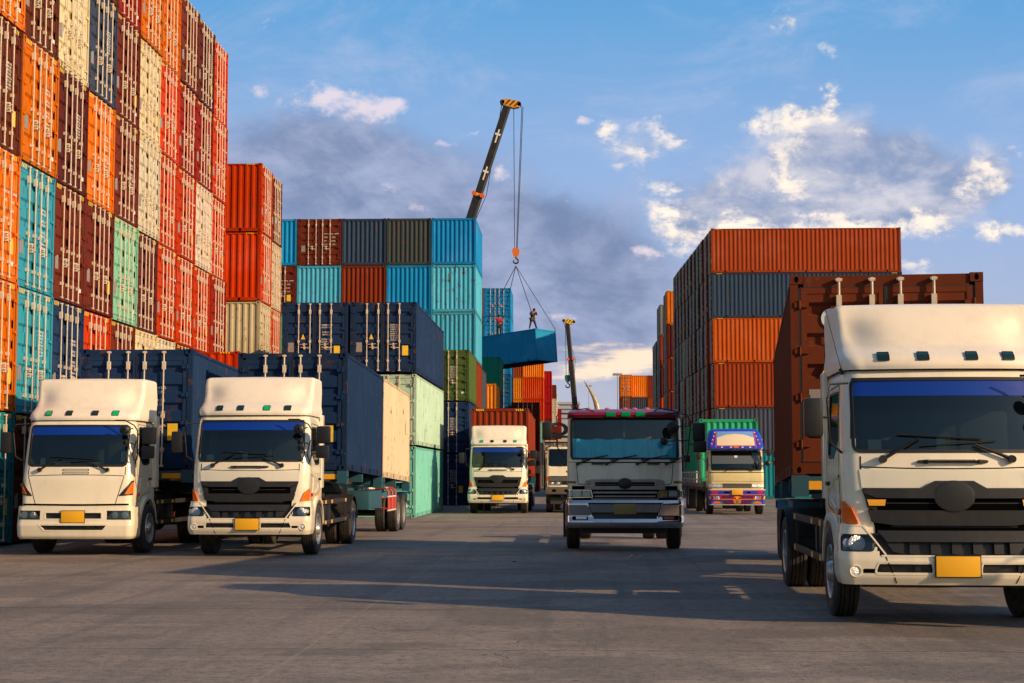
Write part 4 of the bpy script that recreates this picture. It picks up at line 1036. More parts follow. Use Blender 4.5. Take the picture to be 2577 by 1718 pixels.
    dp = [(z0, 1.10, .36, .10, .24), (z0 + .05, 1.115, .345, .10, .24), (z0 + .13, 1.115, .37, .10, .24), (z0 + .19, 1.10, .45, .10, .22), (z0 + .27, 1.09, .60, .09, .18),
          (z0 + .40, 1.09, .74, .08, .13), (z0 + .6, 1.10, .90, .06, .10), (top - .05, 1.10, 1.02, .05, .09), (top - .015, 1.085, 1.06, .05, .09), (top, 1.05, 1.13, .04, .08)]
    ds = Shell(dp, 1.95, dent); b = MB(); shell_body(b, ds, z0, top, .03, None, nf=30, nc=8, ns=12, bottom=False); df = b.build('roof_deflector', WHITE2, root)
    sm = MB(); patch(sm, sh.Q, [(-1.18, zt - .075), (1.18, zt - .075), (1.18, zt - .06), (-1.18, zt - .06)], .02); sm.build('roof_seam', HOLE, root, smooth=False)
    for i, x in enumerate((-.66, -.24, .28, .68)):
        on = i in green; lm = MB(); patch(lm, ds.Q, rpoly(rect(x - .058, x + .058, z0 + .095, z0 + .175), .012), .016, .02)
        o = lm.build('marker_lamp', LENS, df, color=(.0, .30, .08, 1.0) if on else (.010, .035, .04, 0.))
        fr = MB(); strip(fr, ds.Q, rpoly(rect(x - .064, x + .064, z0 + .089, z0 + .181), .012), .008, .019, .022); fr.build('lamp_frame', BLACK, o)
    # mirrors: driver's side is -x as seen here facing us
    ax = 1.17
    mirror_part(root, [[(-ax + .12, .45, 2.60), (-ax - .10, .30, 2.58), (-ax - .13, .25, 2.42), (-ax - .10, .30, 1.95), (-ax + .04, .42, 1.84)], [(-ax - .12, .27, 2.22), (-ax - .28, .24, 2.22)]], [(-ax - .28, .27, 2.22, .21, .13, .42)])
    mirror_part(root, [[(.74, .22, 2.66), (.95, .17, 2.66), (1.14, .16, 2.56), (1.20, .22, 2.45), (1.19, .26, 1.95), (1.12, .36, 1.80)], [(1.19, .24, 2.38), (1.38, .25, 2.38)], [(1.19, .24, 2.08), (1.36, .25, 2.08)], [(1.12, .18, 2.50), (.98, .12, 2.46)], [(1.17, .22, 2.25), (1.12, .16, 1.98), (1.15, .22, 1.86)], [(1.16, .2, 2.18), (.98, .10, 2.24)]],
                [(1.42, .27, 2.36, .27, .13, .34), (1.40, .27, 2.03, .25, .12, .25)], [(.96, .12, 2.47, .10, .10), (.99, .11, 2.22, .055, .10)])
    if new:
        an = MB(); p = F(-1.12, 2.70, .02); an.tube([p, (p.x - .02, p.y + .02, p.z + .06)], .02, 6); an.tube([p, (p.x - .18, p.y - .05, p.z + .72)], .004, 4); an.build('antenna', BLACK, root)
    # chassis
    ch = MB(); ze = wheelbase + wy + .75
    for sg in (-1, 1): ch.box(min(sg * .40, sg * .47), max(sg * .40, sg * .47), .5, ze, .72, .98)
    for y in (.9, 2.2, 3.5, 4.8, ze - .1): ch.box(-.40, .40, y - .05, y + .05, .76, .94)
    ch.box(-.9, .9, .35, .55, .40, .72); ch.cham(-.35, .35, .6, 1.7, .55, 1.0, .05); ch.tube([(-.95, wy, .48), (.95, wy, .48)], .06, 8); ch.tube([(-.9, wy + wheelbase, .5), (.9, wy + wheelbase, .5)], .09, 8)
    ch.lathe([(-.22, .0), (-.2, .15), (0, .22), (.2, .15), (.22, 0)], 16, 'y', (0, wy + wheelbase, .5)); ch.build('chassis', DARK, root, smooth=False)
    fw = MB(); fw.cham(-.45, .45, wy + wheelbase - .5, wy + wheelbase + .5, 1.02, 1.16, .03); fw.build('coupling_plate', DARK, root)
    for sg in (-1, 1):
        tk = MB(); tk.cham(min(sg * .62, sg * 1.05), max(sg * .62, sg * 1.05), 2.55, 3.75, .55, 1.02, .10); tk.build('fuel_tank' if sg > 0 else 'battery_box', BLACK, root)
        hs_ = MB()
        for i in range(4): hs_.tube([(sg * .95, 2.12 + i * .10, .62), (sg * 1.0, 2.12 + i * .1, 1.12), (sg * .9, 2.12 + i * .1, 1.26), (sg * .6, 2.14 + i * .1, 1.30)], .022, 6)
        hs_.tube([(sg * .85, 1.98, .7), (sg * .85, 1.98, 1.35), (sg * .7, 1.98, 2.4)], .05, 8); hs_.build('intake_pipes', DARK, root)
        ra = MB()
        for z in (.60, 1.02): ra.cham(min(sg * 1.10, sg * 1.135), max(sg * 1.10, sg * 1.135), 2.15, wy + wheelbase - .62, z - .045, z + .045, .006)
        for y in (2.2, 3.1, wy + wheelbase - .7): ra.box(min(sg * 1.07, sg * 1.10), max(sg * 1.07, sg * 1.10), y - .03, y + .03, .5, 1.08)
        ro = ra.build('side_guard', DARK, root)
        rf = MB()
        for z in (.60, 1.02):
            for y in (2.45, 3.3, wy + wheelbase - .85): rf.box(min(sg * 1.135, sg * 1.139), max(sg * 1.135, sg * 1.139), y - .09, y + .09, z - .035, z + .035)
            rf.box(min(sg * 1.09, sg * 1.13), max(sg * 1.09, sg * 1.13), 2.144, 2.149, z - .035, z + .035)
        rf.build('reflector_patches', YREF, ro, smooth=False)
        mg = MB(); yc = wy + wheelbase; arc = [(yc + r_ * math.cos(a), .5 + r_ * math.sin(a)) for r_, rng in ((.63, range(17)), (.60, range(16, -1, -1))) for a in [R(8 + i * 164 / 16) for i in rng]]
        mg.prism(arc, *sorted((sg * .58, sg * 1.21)), 'x'); mg.build('rear_mudguard', DARK, root, smooth=False)
        wheel(root, sg * 1.02, wy, sg, False)
    duals(root, wy + wheelbase, 1.06)
    return root

# ------------------------------------------------------------------ skeletal trailer
def trailer(label, x, y0, yaw, deck0, tilt, color=None, rack=False, beige=None, group='container trailers'):
    """y0: front of the load; deck0: height of the deck at the front; tilt: fall of the deck per metre"""
    root = thing('container_trailer', label, 'trailer', (x, y0, 0), (0, 0, yaw), group)
    Z = lambda y: deck0 - tilt * y
    f = MB()
    for sg in (-1, 1):
        a, b = sorted((sg * .36, sg * .50)); f.prism([(.15, Z(.15) - .02), (12.0, Z(12) - .02), (12.0, Z(12) - .26), (4.2, Z(4.2) - .42), (3.2, Z(3.2) - .22), (.15, Z(.15) - .20)], a, b, 'x')
    for y in (.12, 2.6, 5.9, 6.3, 9.0, 12.0):
        f.box(-1.20, 1.20, y - .09, y + .09, Z(y) - .20, Z(y) - .02)
    fr = f.build('frame', TEALF, root, smooth=False)
    p = MB()
    for y in (.12, 5.9, 6.3, 12.0):
        for sg in (-1, 1): p.box(min(sg * 1.02, sg * 1.235), max(sg * 1.02, sg * 1.235), y - .13, y + .13, Z(y) - .28, Z(y) - .006)
    p.cur = 1
    for y in (.12, 5.9, 6.3, 12.0):
        for sg in (-1, 1): p.disc((sg * 1.238, y, Z(y) - .15), .035, 'x', 10)
    p.build('twist_lock_boxes', [TEALF, HOLE], root, smooth=False)
    rf = MB()
    for sg in (-1, 1):
        for y in (1.6, 3.5, 5.0, 7.2): rf.box(min(sg * .502, sg * .508), max(sg * .502, sg * .508), y - .5, y + .5, Z(y) - .20, Z(y) - .14)
    rf.box(-1.15, -.6, .02, .026, Z(.1) - .19, Z(.1) - .08); rf.box(.6, 1.15, .02, .026, Z(.1) - .19, Z(.1) - .08); rf.build('reflector_stripes', YREF, root, smooth=False)
    lg = MB()
    for sg in (-1, 1): lg.box(sg * .62 - .07, sg * .62 + .07, 3.6, 3.74, .45, Z(3.6) - .3); lg.box(sg * .62 - .12, sg * .62 + .12, 3.55, 3.79, .40, .45)
    lg.build('landing_legs', DARK, root, smooth=False)
    for ya in (9.7, 11.0):
        ax = MB(); ax.tube([(-.95, ya, .5), (.95, ya, .5)], .07, 8); ax.box(-.55, -.42, ya - .5, ya + .5, .62, .74); ax.box(.42, .55, ya - .5, ya + .5, .62, .74); ax.build('axle', DARK, root, smooth=False)
        duals(root, ya, 1.06)
    for sg in (-1, 1):
        mg = MB(); pr = [(9.0, .95), (9.15, 1.13), (11.6, 1.10), (11.72, .92), (11.69, .92), (11.58, 1.075), (9.17, 1.105), (9.03, .95)]
        mg.prism(pr, *sorted((sg * .58, sg * 1.22)), 'x'); mg.build('wheel_guard', mat('guard_blue', (.06, .25, .36), .5, dirt=.5, scale=4), root, smooth=False)
    bx = MB(); bx.cham(.55, 1.1, 4.5, 6.9, .72, 1.18, .03); bx.cham(-1.1, -.55, 4.5, 6.9, .72, 1.18, .03); bx.build('tool_box', TEALF, root)
    tl = MB(); tl.box(-1.15, 1.15, 12.1, 12.16, .75, .95); tl.box(-1.1, 1.1, 12.0, 12.1, .8, .9); tl.build('rear_beam', DARK, root)
    if rack:
        for nm, m_, items in (('spare_rack', REDW, 0), ('rack_bands', WHT, 1)):
            rk = MB(); xo = 1.22
            if not items:
                for y in (7.1, 7.9, 8.6): rk.tube([(xo - .35, y, 1.22), (xo - .05, y, 1.22), (xo + .02, y, 1.12), (xo + .02, y, .66)], .026, 8)
                for i in range(7): rk.tube([(xo + .02, 7.1 + i * .25, 1.0), (xo + .02, 7.1 + i * .25, .64)], .018, 6)
                rk.tube([(xo - .6, 7.1, .78), (xo + .02, 7.1, .68)], .02, 6); rk.tube([(xo - .5, 5.2, 1.0), (xo - .1, 7.1, .98)], .02, 6)
            else:
                rk.tube([(xo + .022, 7.05, 1.0), (xo + .022, 8.65, 1.0)], .022, 8); rk.tube([(xo + .022, 7.05, .64), (xo + .022, 8.65, .64)], .022, 8)
                rk.tube([(xo - .35, 7.9, 1.225), (xo - .08, 7.9, 1.225)], .028, 8); rk.tube([(xo - .55, 6.3, 1.22), (xo - .35, 7.1, 1.22)], .028, 8)
            r0 = rk.build(nm, m_, root)
    return root

G_T = 'white cab-over container trucks'
tractor('older white truck with a plain blank front panel and two green roof lamps lit', (-9.84, 30.95, 0), 'old', (0, 3), G_T, wheelbase=4.9)
tractor('white truck with dark grille and one lit green roof lamp, pulling a two-coloured load', (-6.30, 30.5, 0), 'new', (2,), G_T)
tractor('unseen white truck parked beyond the big one, added for its shadow', (10.1, 14.4, 0), 'new', (), G_T)  # out of view, added for the low shadow on the big truck
t3 = tractor('big white truck nearest the camera with amber reflectors on its dark grille', (4.02, 17.02, 0), 'new', (), G_T, wheelbase=4.75, yaw=R(-1.8))
sh_ = [(1.33, .02)]
yr = MB()
_F = Shell([(.62, 1.12, .16, .06, .16), (1.0, 1.12, .14, .06, .17), (1.3, 1.13, .12, .07, .19), (1.62, 1.14, .14, .08, .20)], 1.9).Q
for sg in (-1, 1):
    po = [(.72, 1.275), (.885, 1.275), (.90, 1.335), (.71, 1.335)]
    patch(yr, _F, po if sg > 0 else mir(po), .040, .01)
yr.build('grille_reflectors', YREF, t3, smooth=False)
tractor('small-looking white truck farther off before a rust brown container', (-3.08, 63.4, 0), 'new', (0, 3), G_T, wheelbase=4.75)

def load(trx, y0, yaw, deck0, tilt, colr, label, L=L40, H=ST, off=0., text=TXT1, door=True, flip=False, group='containers loaded on trailers', grown=None):
    """container on a trailer"""
    cy, sy = math.cos(yaw), math.sin(yaw); yy = off + (L if flip else 0)
    t = container(colr, trx - sy * yy, y0 + cy * yy, deck0 - tilt * yy, 0, L, H, label, group, door=door, text=text, hazard=grown, rot=(-math.atan(tilt) * (-1 if flip else 1), 0, yaw + (math.pi if flip else 0)))
    return t
# first: navy container behind the old truck
trailer('teal trailer under the plain navy container behind the older truck', -9.44, 33.8, R(-.4), 1.70, .028)
load(-9.44, 33.8, R(-.4), 1.70, .028, 'navy', 'navy container with white weight markings on the trailer of the older truck')
# second: navy then beige
trailer('teal trailer carrying a navy and a beige container, red and white rack on its side', -6.22, 34.72, R(-.6), 1.68, .027, rack=True)
load(-6.22, 34.72, R(-.6), 1.68, .027, 'navy', 'navy container behind the white cab, end to end with a beige one', L20)
load(-6.22, 34.72, R(-.6), 1.68, .027, 'cream', 'beige container riding behind the navy one on the same trailer', L20, off=6.12, text=False)
# third: brown container of the big truck
trailer('dark trailer under the brown container of the big truck', 4.02, 20.55, R(-6.0), 1.60, .018)
load(4.02, 20.55, R(-6.0), 1.60, .018, 'brown', 'brown container with a yellow triangle on its door behind the big white truck', text=False)
bc = [o for o in C.objects if o.get('label', '').startswith('brown container with a yellow triangle')][0]
m_ = MB(); m_.prism([(-.86, 1.26), (-.54, 1.26), (-.70, 1.52)], .005, .0175, 'y'); m_.build('warning_triangle', YEL, bc, smooth=False)
m_ = MB(); m_.lathe([(-.005, 0), (-.005, .13), (.02, .13)], 28, 'y', (-.70, .015, 2.02)); m_.lathe([(-.005, 0), (-.005, .08), (.02, .08)], 20, 'y', (-.62, .015, 1.02)); m_.build('round_plate', PAPER, bc, smooth=False)
m_ = MB(); m_.box(-.92, -.62, .0, .0185, .52, .92); m_.build('weathered_plate', GREYP, bc, smooth=False)
# fourth: behind the far truck
trailer('trailer under the rust brown container with hazard stripes', -3.2, 67.7, R(0), 1.48, .005)
load(-3.2, 67.7, R(0), 1.48, .005, 'rust brown', 'rust brown container with yellow hazard stripes behind the farther white truck', flip=True, door=False, H=HC, grown=True)
# ------------------------------------------------------------------ other trucks
def cab_base(label, loc, prof, ws, yb, wy, wheelbase, paint, group, side=True, curtain=None, r=.5, yaw=0., glass=GLASS, bump_w=1.1, track=1.0):
    root = thing('truck', label, 'truck', loc, (0, 0, yaw), group); sh = Shell(prof, yb); F = sh.Q
    wp = rpoly(rect(*ws), .09)
    sp = rpoly([(.58, ws[2] + .12), (1.0, ws[2] - .03), (yb - .35, ws[2]), (yb - .35, ws[3] - .06), (.68, ws[3] - .06)], .05)
    def hole(s_, c):
        l = _xs(wp, c.z)
        if l and l[0] + .02 < s_ < l[1] - .02: return True
        l = _xs(sp, c.z)
        if abs(c.x) > prof[2][1] - .12 and l and l[0] + .02 < c.y < l[1] - .02: return True
        return abs(c.x) > .85 and (c.y - wy) ** 2 + (c.z - r) ** 2 < (r + .08) ** 2
    b = MB(); shell_body(b, sh, prof[0][0], prof[-1][0], .04, hole, ns=24); b.build('cab', paint, root)
    gl = MB(); patch(gl, F, wp, -.006); g = gl.build('windscreen', glass, root)
    sl = MB(); strip(sl, F, wp, .04, .008, .03); sl.build('screen_seal', RUBBER, g)
    for sg in (-1, 1):
        D = lambda y, z, off=0., sg=sg: sh.Q(sh.s_y(y, z, sg), z, off)
        dr = MB(); strip(dr, D, rpoly([(.5, prof[0][0] + .3), (yb - .25, prof[0][0] + .35), (yb - .25, ws[3]), (.62, ws[3])], .06), .012, .003, .004); do = dr.build('door', HOLE, root, smooth=False)
        w = MB(); patch(w, D, sp, -.006); w.build('side_window', glass, do); w = MB(); strip(w, D, sp, .03, .006, .03); w.build('window_seal', RUBBER, do)
        h = MB(); p = D(yb - .4, ws[2] - .25, .02); h.cbox(p.x, p.y, p.z, .03, .14, .04); h.build('door_handle', BLACK, do)
        mg = MB(); arc = [(wy + q_ * math.cos(a), r + q_ * math.sin(a)) for q_, rng in ((r + .09, range(13)), (r + .065, range(12, -1, -1))) for a in [R(5 + i * 170 / 12) for i in rng]]
        mg.prism(arc, *sorted((sg * (prof[1][1] - .4), sg * (prof[1][1] + .01))), 'x'); mg.build('mudguard', BLACK, root)
    it = MB(); w_ = prof[3][1] - .14; it.box(-w_, w_, .42, .85, ws[2] - .7, ws[2] - .02); it.box(-w_, w_, yb - .10, yb - .05, ws[2] - .7, ws[3] + .02)
    for x in (-.55, .55): it.cham(x - .27, x + .27, yb - .62, yb - .45, ws[2] - .4, ws[2] + .45, .05)
    it.box(-w_, w_, .5, yb - .05, ws[2] - .75, ws[2] - .7); it.build('cab_interior', INT, root)
    stw = MB(); stw.lathe([(.0, .205), (.018, .22), (0, .235), (-.018, .22)], 24, 'y', (0, 0, 0), closed=True); stw.box(-.21, .21, -.01, .01, -.02, .02); stw.build('steering_wheel', BLACK, root, loc=(-.52, .85, ws[2] + .05), rot=(R(-38), 0, 0))
    ch = MB(); ze = wheelbase + wy + 1.0
    for sg in (-1, 1): ch.box(min(sg * .38, sg * .45), max(sg * .38, sg * .45), .5, ze, .66, .90)
    ch.cham(-.35, .35, .5, 1.6, .5, .9, .05); ch.tube([(-.9, wy, .46), (.9, wy, .46)], .06, 8); ch.tube([(-.9, wy + wheelbase, r), (.9, wy + wheelbase, r)], .09, 8); ch.lathe([(-.2, .12), (0, .2), (.2, .12)], 12, 'y', (0, wy + wheelbase, r)); ch.box(-.9, .9, .3, .5, .36, .62)
    for sg in (-1, 1): ch.cham(min(sg * .5, sg * .95), max(sg * .5, sg * .95), 2.5, 3.6, .5, .95, .08)
    ch.build('chassis', DARK, root, smooth=False)
    for sg in (-1, 1): wheel(root, sg * track, wy, sg, False, r)
    duals(root, wy + wheelbase, track + .03, r)
    return root, sh
# the heavy grey truck in the middle, in the shade of the big one
CREAMG = mat('grey_cream_paint', (.80, .77, .60), .35, coat=.4, dirt=.3, dirt_col=(.20, .17, .12), scale=1.5, dirt_low=True)
prof = [(.62, 1.17, .14, .05, .12), (1.1, 1.19, .12, .05, .14), (1.5, 1.20, .12, .06, .14), (1.9, 1.20, .15, .06, .14), (2.4, 1.19, .22, .07, .14), (2.76, 1.18, .27, .07, .15), (2.86, 1.15, .32, .07, .16), (2.90, 1.08, .40, .07, .15)]
tc, sh = cab_base('wide grey cream truck in shade with dark red visor, blue curtain and chrome bumper', (1.04, 33.25, 0), prof, (-1.14, 1.14, 1.90, 2.77), 1.95, 1.42, 5.2, CREAMG, None, glass=GLASSC, track=1.08)
F = sh.Q
MAROONV = mat('visor_red', (.22, .008, .030), .35, coat=.4, dirt=.2)
vs_ = Shell([(2.78, 1.20, .16, .07, .16), (2.84, 1.20, .12, .07, .17), (2.90, 1.19, .16, .07, .17), (2.95, 1.12, .30, .07, .16)], 1.2); b = MB(); shell_body(b, vs_, 2.78, 2.95, .03, None, ns=8); vo = b.build('roof_visor', MAROONV, tc)
for x0, x1 in ((-.38, -.19), (-.06, .12), (.24, .43)):
    lm = MB(); patch(lm, vs_.Q, rpoly(rect(x0, x1, 2.81, 2.89), .012), .014, .02); lm.build('marker_lamp', LENS, vo, color=(.0, .16, .045, .8))
for x in (-.75, -.35, .02, .22, .48, .72):
    lm = MB(); lm.lathe([(0, .07), (.03, .06), (.05, .03), (.055, 0)], 14, 'z', (x, .42, 2.945)); lm.build('roof_lens', mat('lens_pink', (.45, .12, .14), .2, coat=.5), vo)
cu = MB(); n = 90; vs = []
for i in range(n + 1):
    x = -1.08 + 2.16 * i / n; y = .30 + .035 * math.sin(x * 21) * math.cos(x * 5) + .02 * math.sin(x * 47 + 1)
    for j in range(7):
        z = 1.90 + .43 * j / 6; vs.append((x, y + .012 * math.sin(j * 1.7 + x * 9), z - (.012 * math.sin(x * 14) + .03 * (1 - abs(x) / 1.1) * 0 if j == 6 else 0)))
cu.add(vs, [(i * 7 + j, i * 7 + j + 1, (i + 1) * 7 + j + 1, (i + 1) * 7 + j) for i in range(n) for j in range(6)])
cu.build('blue_curtain', mat('curtain_cloth', (.06, .80, 1.0), .7, bump=.3, scale=3), tc)
ch_ = MB(); ch_.tube([(0.0, .42, 2.72), (0, .42, 2.47)], .004, 4); ch_.lathe([(-.06, .012), (0, .02), (.05, .014), (.06, 0)], 8, 'z', (0, .42, 2.42)); ch_.build('hanging_charm', mat('charm_yellow', (.6, .5, .02), .5), tc)
sm = MB(); strip(sm, F, rpoly([(-1.02, 1.84), (-.98, 1.38), (.98, 1.38), (1.02, 1.84)], .06), .012, .003, .004); patch(sm, F, rect(-1.22, 1.22, 1.84, 1.852), .003); sm.build('panel_seams', HOLE, tc, smooth=False)
GREYS = mat('grille_silver', (.34, .33, .30), .4, .3, dirt=.3, scale=3)
bk = MB(); patch(bk, F, rect(-1.1, 1.1, 1.05, 1.35), .004, .01); bk.build('grille_back', HOLE, tc)
gs = MB(); out = rpoly([(-.84, 1.29), (.84, 1.29), (.82, 1.46), (.70, 1.49), (-.70, 1.49), (-.82, 1.46)], .03)
strip(gs, F, out, .055, .045, .05); patch(gs, F, [(-.84, 1.275), (.84, 1.275), (.84, 1.30), (-.84, 1.30)], .045, .05)
patch(gs, F, rect(-.66, -.62, 1.3, 1.47), .045, .04); patch(gs, F, rect(.62, .66, 1.3, 1.47), .045, .04)
for z0_, z1_, w in ((1.195, 1.235, .66), (1.12, 1.15, .63), (1.06, 1.09, .70)): patch(gs, F, rect(-w, w, z0_, z1_), .05, .04)
for i in range(3): patch(gs, F, rect(-.62, .62, 1.345 + i * .035, 1.35 + i * .035), .02, .02)
go = gs.build('grille', GREYS, tc)
bg = MB(); patch(bg, F, rect(-.62, .62, 1.32, 1.45), .012); bg.build('grille_slot', HOLE, go, smooth=False)
em = MB(); p0 = F(0, 1.4, .07); em.lathe([(-.012, 0), (-.010, .12), (.0, .145), (.04, .15)], 28, 'y', (0, p0.y, 0)); e = em.build('emblem_disc', mat('emblem_dark', (.012, .014, .016), .4), tc); e.scale = (1, 1, .78); e.location.z = 1.40
for sg in (-1, 1):
    po = [(.66, 1.11), (1.20, 1.10), (1.22, 1.27), (.70, 1.27)]; po = po if sg > 0 else mir(po); po = rpoly(po, .02)
    hb = MB(); patch(hb, F, po, .012, .03); h = hb.build('headlight', BLACK, tc)
    for xx, ww in ((.80, .16), (1.0, .18), (1.14, .09)):
        lm = MB(); patch(lm, F, rpoly(rect(sg * xx - ww / 2, sg * xx + ww / 2, 1.13, 1.25), .02), .02, .01); lm.build('reflector', LAMPIN if not (sg > 0 and xx == .80) else mat('lamp_warm', (.75, .55, .12), .25, .4), h)
    lg = MB(); patch(lg, F, po, .032); lg.build('lamp_lens', LENSC, h); fr = MB(); strip(fr, F, po, .014, .036, .03); fr.build('lamp_bezel', CHROME, h)
    rp = MB(); patch(rp, F, [(sg * 1.02, 1.405), (sg * 1.22, 1.405), (sg * 1.22, 1.45), (sg * 1.02, 1.45)] if sg > 0 else mir([(1.02, 1.405), (1.22, 1.405), (1.22, 1.45), (1.02, 1.45)]), .008, .008); rp.build('reflector_patch', mat('dull_amber', (.20, .10, .01), .4), tc)
    fl = MB(); fl.box(min(sg * 1.20, sg * 1.30), max(sg * 1.20, sg * 1.30), 1.93, 1.95, .22, 1.0); fl.build('mud_flap', mat('flap_brown', (.06, .025, .02), .7), tc)
bs = Shell([(.48, 1.18, .06, .06, .12), (.53, 1.225, .0, .07, .14), (.60, 1.235, -.02, .07, .14), (.72, 1.235, .02, .07, .14), (.98, 1.235, .0, .07, .14), (1.055, 1.22, .03, .07, .13)], .7); B = bs.Q
rc = [(-.78, 1.0), (.78, 1.0), (.66, .62), (-.66, .62)]
b = MB(); shell_body(b, bs, .48, 1.055, .022, lambda s_, c: (.63 < c.z < 1.0 and abs(s_) < .66 + (c.z - .62) * .32 - .02), nf=40, nc=8, ns=10, top=False, back=False); bo = b.build('bumper', CHROME, tc)
b = MB(); patch(b, B, rect(-.86, .86, .60, 1.03), -.07); b.build('bumper_recess', mat('recess_dark', (.03, .03, .032), .3, .5), bo)
b = MB(); patch(b, B, [(-.70, .80), (.70, .80), (.76, .98), (-.76, .98)], -.045, .02); patch(b, B, rpoly([(-.66, .63), (.66, .63), (.70, .67), (-.70, .67)], .01), .0, .05); b.build('bumper_shelf', CHROME, bo)
b = MB(); strip(b, B, rc, -.02, .012, .06); b.build('recess_lip', CHROME, bo)
for sg, m_ in ((-1, LAMPIN), (1, REDL)):
    po = rpoly(rect(.77, 1.10, .645, .725), .02); po = po if sg > 0 else mir(po); b = MB(); patch(b, B, po, .006, .01); fo = b.build('fog_slot', HOLE, bo)
    po = rpoly(rect(.80, 1.02, .66, .715), .015); po = po if sg > 0 else mir(po); b = MB(); patch(b, B, po, .012, .01); b.build('fog_lens', m_, fo)
pl = MB(); pl.cham(-.23, .23, -.04, -.02, .765, .985, .004); pl.build('number_plate', PLATED, tc)
for x0 in (-.98, -.38, .26, .86):
    w = MB(); p0 = F(x0, 1.81, .05); p1 = F(x0 + .26, 1.90, .05); w.tube([p0, p1], [.022, .012], 6); w.lathe([(-.03, 0), (-.03, .035), (.03, .035)], 10, 'y', tuple(p0))
    w.tube([F(x0 + .08 + t, 1.885 + .10 * t / .55, .032) for t in (0, .2, .4, .56)], .010, 5); w.build('wiper', BLACK, tc)
for x0 in (-.56, .60):
    w = MB(); patch(w, F, rpoly(rect(x0 - .13, x0 + .13, 1.795, 1.84), .012), .035, .03); w.build('grab_handle', BLACK, tc)
mirror_part(tc, [[(1.10, .25, 2.86), (1.30, .12, 2.84), (1.38, .12, 2.70), (1.33, .2, 2.1), (1.28, .28, 1.85)], [(1.36, .12, 2.52), (1.52, .15, 2.52)], [(1.34, .15, 2.22), (1.52, .15, 2.22)], [(1.1, .1, 2.86), (1.05, .0, 2.62)], [(1.36, .12, 2.6), (1.02, -.02, 2.58)], [(1.34, .12, 2.3), (.9, .0, 2.28)]],
            [(1.55, .15, 2.48, .27, .15, .38), (1.57, .15, 2.17, .28, .13, .25), (1.32, .45, 1.92, .14, .1, .16)], [(1.0, -.02, 2.56, .13, .13), (.82, .0, 2.28, .085, .13)])
mirror_part(tc, [[(-1.10, .25, 2.86), (-1.38, .10, 2.88), (-1.42, .10, 2.8), (-1.40, .15, 2.15), (-1.26, .26, 1.95)], [(-1.40, .12, 2.45), (-1.55, .12, 2.45)]], [(-1.62, .12, 2.5, .2, .14, .38)])
mr = MB(); mr.tube([(-1.0, .3, 2.95), (-.8, .2, 2.97), (-.55, .2, 2.86)], .012, 5); mr.tube([(.62, .25, 2.90), (.7, .22, 2.98), (1.15, .2, 2.90)], .016, 5); mr.tube([(.75, .2, 2.83), (1.2, .12, 2.89)], .012, 5); mr.build('roof_rails', BLACK, tc)
# curved horn standing behind the cab
hn = MB(); N = 22; pts, rs = [], []
for i in range(N + 1):
    t = i / N; a = R(8 + 62 * (1 - t) * .55 - 18 * t)
    pts.append((.0 + .02 * math.sin(t * 3) - .30 * t ** 1.5 - .05 * math.sin(t * math.pi) * -1, 0, .95 * t)); rs.append(.085 * (1 - t) ** .75 + .004)
hn.tube(pts, rs, 14); o = hn.build('curved_horn', mat('horn_tan', (.42, .34, .20), .3, coat=.3, dirt=.5, dirt_col=(.10, .07, .05), scale=5), None, loc=(.50, 35.35, 2.72)); tag(o, 'tall curved tan horn rising behind the roof of the grey cream truck', 'horn')

# small old white truck behind it
prof = [(.85, 1.02, .10, .04, .12), (1.2, 1.05, .08, .04, .13), (1.5, 1.06, .08, .04, .13), (1.85, 1.06, .10, .05, .13), (2.3, 1.04, .26, .06, .13), (2.60, 1.02, .36, .06, .14), (2.68, .96, .46, .06, .14)]
td, sh = cab_base('old white truck with a tyre rack over its cab, half hidden', (-.10, 64.8, 0), prof, (-.98, .98, 1.90, 2.60), 1.75, 1.35, 3.9, WHITE, None, track=.95, r=.48)
F = sh.Q
b = MB(); patch(b, F, rect(-.98, .98, 1.14, 1.50), .008, .02); gd = b.build('grille', BLACK, td)
b = MB()
for i in range(5): patch(b, F, rect(-.95, .95, 1.31 + i * .035, 1.325 + i * .035), .02, .012)
b.build('grille_bars', mat('bar_grey', (.3, .3, .29), .4, .4), gd)
for sg in (-1, 1):
    b = MB(); patch(b, F, rect(min(sg * .95, sg * .45), max(sg * .95, sg * .45), 1.13, 1.27), .02, .02); h = b.build('headlight', CHROME, td)
    for xx in (.58, .82):
        c = F(sg * xx, 1.20, .03); lm = MB(); lm.lathe([(-.01, 0), (0, .05), (.02, .052)], 14, 'y', tuple(c)); lm.build('reflector', LAMPIN, h)
    b = MB(); po = rect(.96, 1.16, 1.30, 1.48); patch(b, F, po if sg > 0 else mir(po), .01, .01); b.build('corner_lamp', AMBER, td)
b = MB(); b.cham(-1.10, 1.10, -.04, .10, .76, 1.06, .03); bo = b.build('bumper', mat('bumper_brown', (.10, .085, .075), .6, dirt=.4), td)
b = MB()
for x in (-.75, -.25, .3, .8): b.box(x - .08, x + .08, -.046, -.038, .86, .96)
b.build('bumper_holes', HOLE, bo, smooth=False)
mirror_part(td, [[(-.98, .3, 2.55), (-1.3, .1, 2.5), (-1.34, .1, 1.9), (-1.02, .25, 1.7)]], [(-1.38, .08, 2.3, .15, .1, .4), (-1.40, .08, 1.75, .18, .1, .3)])
mirror_part(td, [[(.98, .3, 2.55), (1.3, .1, 2.5), (1.34, .1, 1.9), (1.02, .25, 1.7)]], [(1.38, .08, 2.3, .15, .1, .4)])
for x0 in (-.5, .35):
    w = MB(); w.tube([F(x0, 1.86, .04), F(x0 + .1, 1.97, .03)], .015, 5); w.tube([F(x0 - .22, 1.93, .03), F(x0 + .34, 1.99, .03)], .01, 5); w.build('wiper', BLACK, td)
rk = MB()
